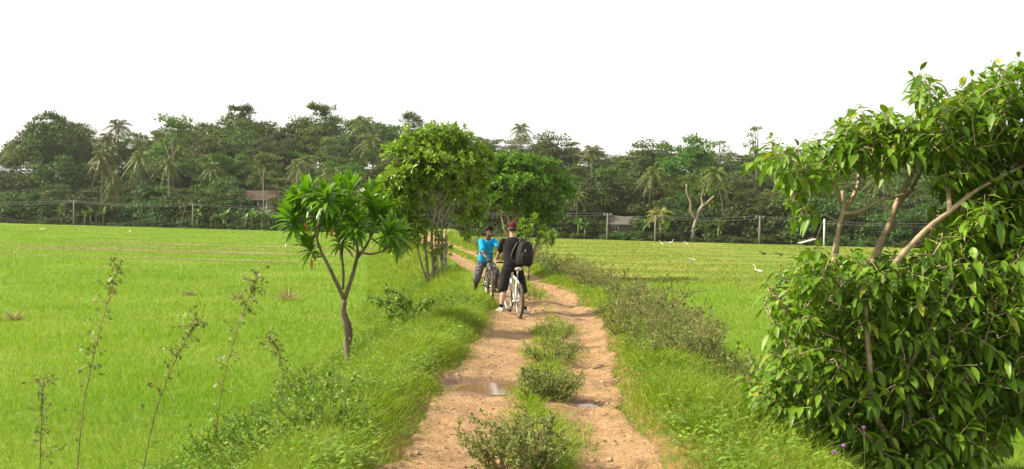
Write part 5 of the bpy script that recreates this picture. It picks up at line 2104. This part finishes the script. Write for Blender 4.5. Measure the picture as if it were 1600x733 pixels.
    for dz in (.083, -.083):
        g.tube([bb + [.055, 0, dz], ra + [.045, 0, dz * .5]], .004, 4)
    g.build('crankset', M['alloy'], root)
    for s in (1, -1):
        q = Geo()
        q.box(bb + s * d + [s * .135, 0, 0], (.09, .07, .022))
        q.build('pedal', M['black_plastic'], root, smooth=False)
    return root


rear, front = np.array([.165, 18.9]), np.array([-.045, 19.93])
hd = math.atan2(-(front[0] - rear[0]), front[1] - rear[1])
bicycle((rear[0], rear[1], h1(*rear) - .004), hd, 'white_frame', 'saddle_grey', 'white bicycle with a pale grey saddle under the man in black', lean=0.0, steer=.06, pedal=1.2)
f2, r2 = np.array([-.40, 21.0]), np.array([-.53, 22.05])
hd2 = math.atan2(-(f2[0] - r2[0]), f2[1] - r2[1])
bicycle((r2[0], r2[1], h1(*r2) - .004), hd2, 'dark_frame', 'black_plastic', 'dark bicycle facing us under the boy in blue', steer=-.05, pedal=.2)


# ------------------------------------------------------------------ people
def skin_mat(name, c):
    m, n, l = new_mat(name)
    p = n.new('ShaderNodeBsdfPrincipled')
    tc = n.new('ShaderNodeTexCoord')
    col = mixc(n, l, ramp(n, l, noise(n, l, tc.outputs['Object'], 14, 4), .3, .7), c, tuple(v * .86 for v in c))
    l.new(col, p.inputs['Base Color'])
    p.inputs['Roughness'].default_value = .5
    p.inputs['Subsurface Weight'].default_value = .08
    p.inputs['Subsurface Radius'].default_value = (.02, .008, .004)
    o = n.new('ShaderNodeOutputMaterial')
    l.new(p.outputs[0], o.inputs['Surface'])
    return m


M['skin_light'] = skin_mat('light_skin', (0.52, 0.31, 0.21))
M['skin_dark'] = skin_mat('dark_skin', (0.115, 0.055, 0.034))
M['black_cloth'] = solid('black_cotton', (0.016, 0.016, 0.018), (0.024, 0.023, 0.024), rough=.95, spec=.15, bump=.3, bscale=18)
M['black_shorts'] = solid('black_canvas', (0.013, 0.013, 0.015), (0.020, 0.020, 0.021), rough=.9, spec=.2, bump=.3, bscale=14)
M['blue_cloth'] = solid('blue_cotton', (0.008, 0.33, 0.66), (0.006, 0.28, 0.60), rough=.9, spec=.2, bump=.35, bscale=12)
M['maroon'] = solid('maroon_felt', (0.10, 0.014, 0.027), (0.08, 0.011, 0.022), rough=.9, spec=.15)
M['hair_black'] = solid('black_hair', (0.009, 0.008, 0.007), (0.013, 0.011, 0.009), rough=.9, spec=.1, scale=60, bump=.6, bscale=90)
M['hair_brown'] = solid('brown_hair', (0.05, 0.03, 0.018), (0.035, 0.02, 0.012), rough=.7, scale=60, bump=.6, bscale=90)
M['pack'] = solid('black_nylon', (0.010, 0.0095, 0.0105), (0.016, 0.015, 0.0155), rough=.7, spec=.25, bump=.3, bscale=20)
M['shoe'] = solid('pale_shoe', (0.50, 0.49, 0.47), (0.30, 0.30, 0.31), rough=.7, scale=18)
M['sole'] = solid('shoe_sole', (0.55, 0.54, 0.50), (0.40, 0.36, 0.30), rough=.8)
M['eye'] = solid('eye_white', (0.35, 0.33, 0.31), rough=.3)
M['pupil'] = solid('pupil', (0.01, 0.008, 0.006), rough=.2)
M['lip'] = solid('lip', (0.09, 0.032, 0.026), rough=.5)
M['sandal'] = solid('dark_sandal', (0.03, 0.022, 0.018), rough=.8)


def camo_mat():
    m, n, l = new_mat('camo_cloth')
    tc = n.new('ShaderNodeTexCoord')
    a = noise(n, l, tc.outputs['Object'], 14, 2, .4)
    b = noise(n, l, tc.outputs['Object'], 23, 2, .4)
    col = mixc(n, l, ramp(n, l, a, .49, .52), (0.10, 0.097, 0.10), (0.045, 0.045, 0.048))
    col = mixc(n, l, ramp(n, l, b, .56, .59), col, (0.16, 0.155, 0.158))
    p = n.new('ShaderNodeBsdfPrincipled')
    l.new(col, p.inputs['Base Color'])
    p.inputs['Roughness'].default_value = .9
    p.inputs['Specular IOR Level'].default_value = .15
    o = n.new('ShaderNodeOutputMaterial')
    l.new(p.outputs[0], o.inputs['Surface'])
    return m


M['camo'] = camo_mat()


def frame_of(fwd, up=(0, 0, 1)):
    """columns right, forward, up"""
    f = norm(fwd)
    r = norm(np.cross(f, up))
    u = np.cross(r, f)
    return np.stack([r, f, u], 1)


def ring(c, rx, ry, A, k=18):
    a = np.arange(k) * 2 * np.pi / k
    return np.asarray(c) + np.cos(a)[:, None] * A[:, 0] * rx + np.sin(a)[:, None] * A[:, 1] * ry


def torso(g, secs):
    """secs: centre, half width, half depth, facing direction, body axis"""
    g.loft([ring(c, rx, ry, frame_of(f, ax)) for c, rx, ry, f, ax in secs])


def limb_tube(g, pts, rads, k=12, per=5):
    Q = smooth_path(pts, per)
    t = np.linspace(0, len(pts) - 1, len(Q))
    g.tube(Q, np.interp(t, np.arange(len(pts)), rads), k)
    g.ellip(Q[0], (rads[0],) * 3, None, 10, 8)
    g.ellip(Q[-1], (rads[-1],) * 3, None, 10, 8)
    return Q


def hand(g, wrist, fwd, palm_n, side, curl=1.0, s=1.0):
    """palm and five separate fingers; side = +1 puts the thumb on the +X side of the hand frame"""
    A = frame_of(fwd, palm_n)          # X across, Y along the fingers, Z back of the hand
    w = np.asarray(wrist, float)

    def P(x, y, z):
        return w + A @ (np.array([x, y, z]) * s)
    g.loft([[P(.024 * np.cos(a), 0, .018 * np.sin(a)) for a in np.arange(12) * .5236],
            [P(.036 * np.cos(a), .035, .016 * np.sin(a)) for a in np.arange(12) * .5236],
            [P(.042 * np.cos(a), .085, .0135 * np.sin(a)) for a in np.arange(12) * .5236]])
    for i, (x, ln) in enumerate(((.031, .072), (.011, .082), (-.010, .076), (-.030, .060))):
        x *= side
        y, z, th = .080, 0.0, 0.0
        pts = [P(x, y, z)]
        for f_ in (.45, .30, .25):
            th += curl * .75
            y += ln * f_ * math.cos(th)
            z -= ln * f_ * math.sin(th)
            pts.append(P(x, y, z))
        g.tube(smooth_path(pts, 2), np.linspace(.0098, .0078, 7), 8)
    g.tube(smooth_path([P(.026 * side, .020, -.004), P(.050 * side, .048, -.014), P(.050 * side, .076, -.030), P(.036 * side, .092, -.040)], 2), np.linspace(.0125, .0088, 7), 8)


def foot_shape(g, ankle, fwd, k=1.0):
    f = norm(np.array([fwd[0], fwd[1], 0]))
    A = frame_of(f)
    a0 = np.asarray(ankle, float)

    def R(y, z, hw, hh):
        a = np.arange(14) * 2 * np.pi / 14
        return [a0 + A @ np.array([hw * np.cos(q), y, z + hh * np.sin(q)]) * k for q in a]
    g.loft([R(-.075, -.055, .020, .022), R(-.060, -.05, .034, .040), R(-.01, -.04, .038, .05), R(.06, -.052, .042, .037), R(.13, -.062, .045, .027), R(.175, -.067, .036, .02), R(.195, -.07, .015, .01)])


def head_shape(g, c, fwd, k=1.0, up=(0, 0, 1)):
    A = frame_of(fwd, up)
    A[:, 2] = norm(np.cross(A[:, 0], A[:, 1]))
    c = np.asarray(c, float)

    def P(x, y, z):
        return c + A @ (np.array([x, y, z]) * k)
    g.ellip(P(0, -.012, .028), np.array([.074, .094, .086]) * k, A, 18, 14)
    g.ellip(P(0, .020, -.035), np.array([.060, .070, .078]) * k, A, 18, 14)
    g.ellip(P(0, .052, -.085), np.array([.032, .032, .026]) * k, A, 12, 8)
    g.tube([P(0, .088, .012), P(0, .104, -.018), P(0, .112, -.032)], np.array([.009, .012, .015]) * k, 8)
    for s in (-1, 1):
        g.ellip(P(s * .075, -.010, -.012), np.array([.010, .020, .032]) * k, A, 10, 8)
        g.ellip(P(s * .032, .076, .030), np.array([.024, .014, .009]) * k, A, 10, 8)
        g.ellip(P(s * .038, .068, -.028), np.array([.024, .016, .018]) * k, A, 10, 8)
        g.ellip(P(s * .013, .103, -.034), np.array([.010, .011, .008]) * k, A, 8, 6)
    return P, A


def face_parts(root, P, A, k=1.0):
    for s in (-1, 1):
        g = Geo()
        g.ellip(P(s * .031, .077, .010), np.array([.0135, .008, .0085]) * k, A, 12, 8)
        e = g.build('eye', M['eye'], root)
        q = Geo()
        q.ellip(P(s * .031, .0835, .010), np.array([.006, .004, .0062]) * k, A, 10, 8)
        q.build('pupil', M['pupil'], e)
    g = Geo()
    g.tube([P(-.024, .082, -.062), P(-.01, .0925, -.058), P(0, .0935, -.059), P(.01, .0925, -.058), P(.024, .082, -.062)], np.array([.003, .006, .0055, .006, .003]) * k, 8)
    g.tube([P(-.02, .082, -.065), P(0, .0925, -.070), P(.02, .082, -.065)], np.array([.003, .007, .003]) * k, 8)
    g.build('lips', M['lip'], root)


# ---- the man in black, standing astride, seen from behind
mx, my = .015, 19.58
gz = 0.0
fwd = norm([-.12, 1, 0])
A = frame_of(fwd)


def mp(r, f, z):
    return np.array([mx, my, 0]) + A[:, 0] * r + A[:, 1] * f + np.array([0, 0, z])


pl = (-.215, -.10)
pr = (.265, -.02)
zl = h1(*mp(pl[0], pl[1], 0)[:2])
zr = h1(*mp(pr[0], pr[1], 0)[:2])
ankL, ankR = mp(pl[0], pl[1], zl + .09), mp(pr[0], pr[1], zr + .09)
root = empty('person', mp(0, 0, min(zl, zr)))
org = np.array(root.location)
tag(root, 'man in black clothes and maroon cap standing astride a white bicycle', 'person')


def o_(p):
    return np.asarray(p) - org


handsM = {-1: mp(-.245, .475, 1.055), 1: mp(.235, .475, 1.06)}
g = Geo()
ax = norm([-.005, .06, 1])
secs = [(mp(.01, 0, .84), .155, .105), (mp(.01, 0, .92), .168, .112), (mp(.01, .0, 1.02), .150, .102), (mp(.005, .01, 1.14), .150, .106), (mp(0, .02, 1.27), .176, .115), (mp(0, .025, 1.36), .182, .11), (mp(0, .03, 1.43), .150, .085), (mp(0, .035, 1.475), .07, .06)]
torso(g, [(o_(c), a * .93, b * .93, A[:, 1], ax) for c, a, b in secs])
g.tube([o_(mp(0, .035, 1.44)), o_(mp(0, .045, 1.53)), o_(mp(0, .055, 1.58))], [.062, .056, .055], 14)
hc = mp(0.0, .07, 1.655)
Pm, Am = head_shape(g, o_(hc), norm([-.10, 1, -.10]), 1.06)
for s, an, hipx in ((-1, ankL, -.095), (1, ankR, .10)):
    hip = mp(hipx, 0, .88)
    kn = (hip * .47 + an * .53) + A[:, 1] * .035 + np.array([0, 0, .02])
    limb_tube(g, [o_(hip), o_(hip * .5 + kn * .5), o_(kn), o_(kn * .66 + an * .34 - A[:, 1] * .025), o_(an)], [.09, .078, .056, .058, .036])
    foot_shape(g, o_(an), A[:, 1] + A[:, 0] * (.5 * s), 1.05)
    sh = mp(s * .188, .03, 1.405)
    el = mp(s * .245, .16, 1.175)
    hn = handsM[s]
    wr = hn - norm(hn - el) * .095
    limb_tube(g, [o_(sh), o_((sh + el) / 2), o_(el), o_(el * .6 + wr * .4), o_(wr)], [.056, .048, .040, .040, .027])
    hand(g, o_(wr), norm(hn - el), np.array([0, 0, 1.0]), -s, 1.15)
fuse('body', g, .0085, M['skin_light'], root, 3)
face_parts(root, Pm, Am, 1.06)
# T-shirt
g = Geo()
sh_secs = [(mp(.01, -.005, .925), .192, .140), (mp(.01, -.005, 1.0), .185, .134), (mp(.005, 0, 1.14), .180, .130), (mp(0, .015, 1.27), .190, .132), (mp(0, .02, 1.36), .194, .125), (mp(0, .03, 1.435), .160, .10), (mp(0, .035, 1.485), .080, .072)]
torso(g, [(o_(c), a, b, A[:, 1], ax) for c, a, b in sh_secs])
for s in (-1, 1):
    sh = mp(s * .185, .03, 1.40)
    el = mp(s * .245, .16, 1.175)
    limb_tube(g, [o_(sh), o_(sh * .55 + el * .45), o_(sh * .25 + el * .75)], [.068, .067, .064])
fuse('t_shirt', g, .011, M['black_cloth'], root, 3)
g = Geo()
torso(g, [(o_(mp(.01, 0, z)), a, b, A[:, 1], ax) for z, a, b in ((.80, .175, .125), (.88, .184, .132), (.955, .176, .127))])
for s, an, hipx in ((-1, ankL, -.105), (1, ankR, .115)):
    hip = mp(hipx, 0, .86)
    kn = (hip * .47 + an * .53) + A[:, 1] * .02 + A[:, 0] * .02 * s
    limb_tube(g, [o_(hip), o_(hip * .5 + kn * .5), o_(hip * .1 + kn * .9), o_(kn + [0, 0, .02])], [.106, .106, .104, .102])
fuse('shorts', g, .011, M['black_shorts'], root, 3)
for s, an in ((-1, ankL), (1, ankR)):
    fd = norm(A[:, 1] + A[:, 0] * (.5 * s))
    g = Geo()
    foot_shape(g, o_(an + [0, 0, .006]), fd, 1.2)
    g.tube([o_(an + [0, 0, -.03]), o_(an + [0, 0, .015])], [.052, .05], 12)
    so = fuse('shoe', g, .008, M['shoe'], root, 2)
    q = Geo()
    Af = frame_of(fd)
    a = np.arange(20) * 2 * np.pi / 20
    pr_ = [[(.043 + .009 * np.cos(t - 1.57)) * np.cos(t), .055 + .15 * np.sin(t), 0] for t in a]
    zb = (zl if s < 0 else zr)
    c0 = o_(np.array([an[0], an[1], zb]))
    q.loft([[c0 + Af @ (np.array(p) + [0, 0, z]) for p in pr_] for z in (-.004, .026)])
    q.build('sole', M['sole'], so)
    q = Geo()
    q.tube([o_(an + [0, 0, .01]), o_(an + [0, 0, .05]), o_(an * .86 + (mp(-.1 * -s, 0, .5)) * .14)], [.046, .044, .046], 12)
    q.build('sock', M['black_cloth'], root)
# cap with the peak forward, short hair below it
g = Geo()
a = np.arange(20) * 2 * np.pi / 20
K = 1.06
g.loft([[Pm(.083 * c * np.cos(t), -.012 + .104 * c * np.sin(t), z) for t in a] for z, c in ((.012, 1.0), (.045, 1.02), (.08, .93), (.108, .72), (.124, .38), (.128, .05))])
g.loft([[Pm(x, .085 + .085 * (1 - (x / .078) ** 2) * t, .022 - .02 * t + dz) for x, dz in ((-.07, 0), (-.04, .006), (0, .009), (.04, .006), (.07, 0), (.04, .002), (0, .005), (-.04, .002))] for t in (0, .5, 1.0)])
g.ellip(Pm(0, -.012, .131), (.009, .009, .006), None, 8, 6)
g.build('cap', M['maroon'], root)
g = Geo()
g.loft([[Pm(.080 * c * np.cos(t), -.020 + .096 * c * np.sin(t) - .006, z) for t in np.linspace(np.pi * 1.02, np.pi * 1.98, 14)] + [Pm(.05 * c * np.cos(t), -.02 + .05 * c * np.sin(t), z) for t in np.linspace(np.pi * 1.98, np.pi * 1.02, 14)] for z, c in ((-.050, .86), (-.02, .98), (.02, 1.0))])
g.build('hair', M['hair_brown'], root)

# backpack hanging from his right shoulder
bc = mp(.215, -.22, 1.175)
root = empty('backpack', bc)
tag(root, 'black backpack slung on the right shoulder of the man in black', 'backpack')
Ab = frame_of(norm(A[:, 1] * 1.0 - A[:, 0] * .35), norm([.10, 0, 1]))
g = Geo()
a = np.arange(20) * 2 * np.pi / 20


def sq(t, e=.55):
    return np.sign(np.cos(t)) * abs(np.cos(t)) ** e, np.sign(np.sin(t)) * abs(np.sin(t)) ** e


rings_ = []
for z, w_, d_ in ((-.265, .12, .06), (-.255, .155, .095), (-.15, .172, .12), (0, .172, .118), (.12, .155, .10), (.20, .125, .08), (.25, .075, .05), (.262, .03, .02)):
    rings_.append([Ab @ np.array([w_ * .93 * sq(t)[0], d_ * sq(t)[1], z * .94]) for t in a])
g.loft(rings_)
g.build('bag', M['pack'], root)
g = Geo()
rings_ = []
for z, w_, d_ in ((-.22, .09, .02), (-.20, .125, .05), (-.08, .13, .055), (.0, .115, .04), (.03, .07, .015)):
    rings_.append([Ab @ np.array([w_ * sq(t)[0], -.105 + d_ * sq(t)[1], z]) for t in a])
g.loft(rings_)
g.build('front_pocket', M['pack'], root)
o2 = np.array(root.location)
g = Geo()
for pts in ([mp(.12, -.16, 1.37), mp(.15, -.10, 1.475), mp(.155, .0, 1.52), mp(.16, .12, 1.44), mp(.17, .185, 1.30), mp(.19, .11, 1.08), mp(.20, -.10, .98)],
            [mp(.09, -.135, 1.39), mp(.03, -.15, 1.30), mp(-.03, -.155, 1.16), mp(-.05, -.16, 1.06), mp(.06, -.20, .98)]):
    g.tube(smooth_path([p - o2 for p in pts], 4), .018, 6)
g.build('strap', M['black_plastic'], root)
g = Geo()
g.tube(smooth_path([Ab @ np.array([-.03, .03, .25]), Ab @ np.array([0, .03, .295]), Ab @ np.array([.03, .03, .25])], 3), .008, 6)
g.build('handle', M['black_plastic'], root)
g = Geo()
g.box(Ab @ np.array([-.06, -.13, .05]), (.012, .012, .05), Ab)
g.build('zip_tag', M['alloy'], root)

# ---- the boy in blue, sitting on his bicycle, turned towards us
px_, py__ = -.595, 21.80
root = empty('person', (px_, py__, h1(px_ - .1, py__)))
org = np.array(root.location)
tag(root, 'boy in a bright blue T-shirt and grey camouflage shorts sitting on a bicycle', 'person')
pel = np.array([-.575, 21.80, .90])
chest = np.array([-.545, 21.66, 1.30])
neck = np.array([-.525, 21.62, 1.415])
hc = np.array([-.492, 21.575, 1.525])
fT = norm([.45, -.9, 0])
Ax = norm(chest - pel)
shR, shL = np.array([-.665, 21.565, 1.335]), np.array([-.40, 21.70, 1.345])
elR, elL = np.array([-.60, 21.36, 1.07]), np.array([-.245, 21.46, 1.20])
hnR, hnL = np.array([-.475, 21.17, .935]), np.array([-.175, 21.20, 1.00])
hipR, hipL = np.array([-.665, 21.77, .87]), np.array([-.495, 21.80, .87])
zb = h1(-.80, 21.60)
knR, anR = np.array([-.745, 21.50, .52]), np.array([-.79, 21.66, zb + .09])
knL, anL = np.array([-.315, 21.36, .66]), np.array([-.315, 21.52, .335])
g = Geo()
tsec = [(pel - Ax * .06, .14, .10), (pel + Ax * .03, .15, .105), (pel + Ax * .14, .132, .095), (pel + Ax * .26, .14, .10), (chest - Ax * .02, .158, .105), (chest + Ax * .06, .150, .095), (neck - Ax * .02, .07, .06)]
fl = norm(fT - Ax * (fT @ Ax))
torso(g, [(o_(c), a_ * .92, b_ * .92, fl, Ax) for c, a_, b_ in tsec])
g.tube([o_(neck - [0, 0, .05]), o_((neck + hc) / 2), o_(hc - [0, 0, .03])], [.058, .051, .05], 14)
Pb, Ab2 = head_shape(g, o_(hc), norm([.30, -1, -.06]), 1.0, norm([.05, 0, 1]))
for hip, kn, an, ft in ((hipR, knR, anR, [-.3, -1, 0]), (hipL, knL, anL, [.55, -.8, 0])):
    limb_tube(g, [o_(hip), o_((hip + kn) / 2), o_(kn), o_(kn * .64 + an * .36 + [0, .02, 0]), o_(an)], [.082, .07, .052, .05, .033])
    foot_shape(g, o_(an), np.array(ft, float), .98)
for sgn, sh, el, hn in ((1, shR, elR, hnR), (-1, shL, elL, hnL)):
    wr = hn - norm(hn - el) * .09
    limb_tube(g, [o_(sh), o_((sh + el) / 2), o_(el), o_(el * .6 + wr * .4), o_(wr)], [.05, .042, .036, .035, .025])
    hand(g, o_(wr), norm(hn - el), np.array([0, -.2, 1.0]), -sgn, 1.15, .95)
fuse('body', g, .008, M['skin_dark'], root, 3)
face_parts(root, Pb, Ab2)
g = Geo()
ssec = [(pel + Ax * .015, .178, .138), (pel + Ax * .06, .176, .136), (pel + Ax * .14, .162, .126), (pel + Ax * .26, .162, .124), (chest - Ax * .02, .172, .124), (chest + Ax * .06, .160, .108), (neck - Ax * .035, .082, .072)]
torso(g, [(o_(c), a_, b_, fl, Ax) for c, a_, b_ in ssec])
for sh, el in ((shR, elR), (shL, elL)):
    limb_tube(g, [o_(sh), o_(sh * .6 + el * .4), o_(sh * .4 + el * .6)], [.066, .066, .064])
fuse('t_shirt', g, .010, M['blue_cloth'], root, 3)
g = Geo()
torso(g, [(o_(pel + Ax * t), a_, b_, fl, Ax) for t, a_, b_ in ((-.10, .15, .11), (-.03, .164, .12), (.05, .158, .116))])
for hip, kn, an in ((hipR, knR, anR), (hipL, knL, anL)):
    limb_tube(g, [o_(hip), o_((hip + kn) / 2), o_(kn * .95 + hip * .05), o_(kn * .88 + an * .12)], [.102, .096, .086, .080])
fuse('shorts', g, .010, M['camo'], root, 3)
g = Geo()
g.ellip(Pb(0, -.020, .042), (.080, .098, .084), Ab2, 20, 14)
g2 = Geo()
a = np.arange(20) * 2 * np.pi / 20
g2.loft([[Pb(.081 * c * np.cos(t), -.020 + (.098 if np.sin(t) < 0 else .094) * c * np.sin(t), z + .028 * max(np.sin(t), -.6)) for t in a] for z, c in ((.018, .99), (.045, 1.03), (.08, .97), (.11, .78), (.130, .45), (.136, .06))])
g2.loft([[Pb(.080 * c * np.cos(t), -.024 + .092 * c * np.sin(t), z) for t in np.linspace(np.pi * 1.05, np.pi * 1.95, 14)] + [Pb(.05 * c * np.cos(t), -.02 + .05 * c * np.sin(t), z) for t in np.linspace(np.pi * 1.95, np.pi * 1.05, 14)] for z, c in ((-.055, .80), (-.02, .96), (.03, 1.0))])
g2.build('hair', M['hair_black'], root)
g = Geo()
for s in (-1, 1):
    g.tube([Pb(s * .015, .0865, .034), Pb(s * .032, .087, .039), Pb(s * .05, .074, .033)], [.003, .0042, .002], 6)
g.build('eyebrows', M['hair_black'], root)
for an, ft in ((anR, [-.3, -1, 0]), (anL, [.55, -.8, 0])):
    q = Geo()
    Af = frame_of(norm(np.array(ft, float)))
    pr_ = [[(.043 + .006 * np.cos(t - 1.57)) * np.cos(t), .058 + .135 * np.sin(t), 0] for t in a]
    c0 = o_(an - [0, 0, .09])
    q.loft([[c0 + Af @ (np.array(p) + [0, 0, z]) for p in pr_] for z in (-.014, .004)])
    q.tube([c0 + Af @ np.array([x, .10, z]) for x, z in ((-.043, .002), (-.036, .045), (0, .058), (.036, .045), (.043, .002))], .008, 6)
    q.build('sandal', M['sandal'], root)

# ------------------------------------------------------------------ drop prototypes that were never placed
for k, p in PROTO.items():
    if not p['used']:
        for c in list(p['root'].children):
            bpy.data.objects.remove(c)
        bpy.data.objects.remove(p['root'])
for o in bpy.data.objects:
    if o.type == 'EMPTY' or o.parent is None:
        if 'label' in o and o['label'] == 'x':
            o['label'] = 'small plant'
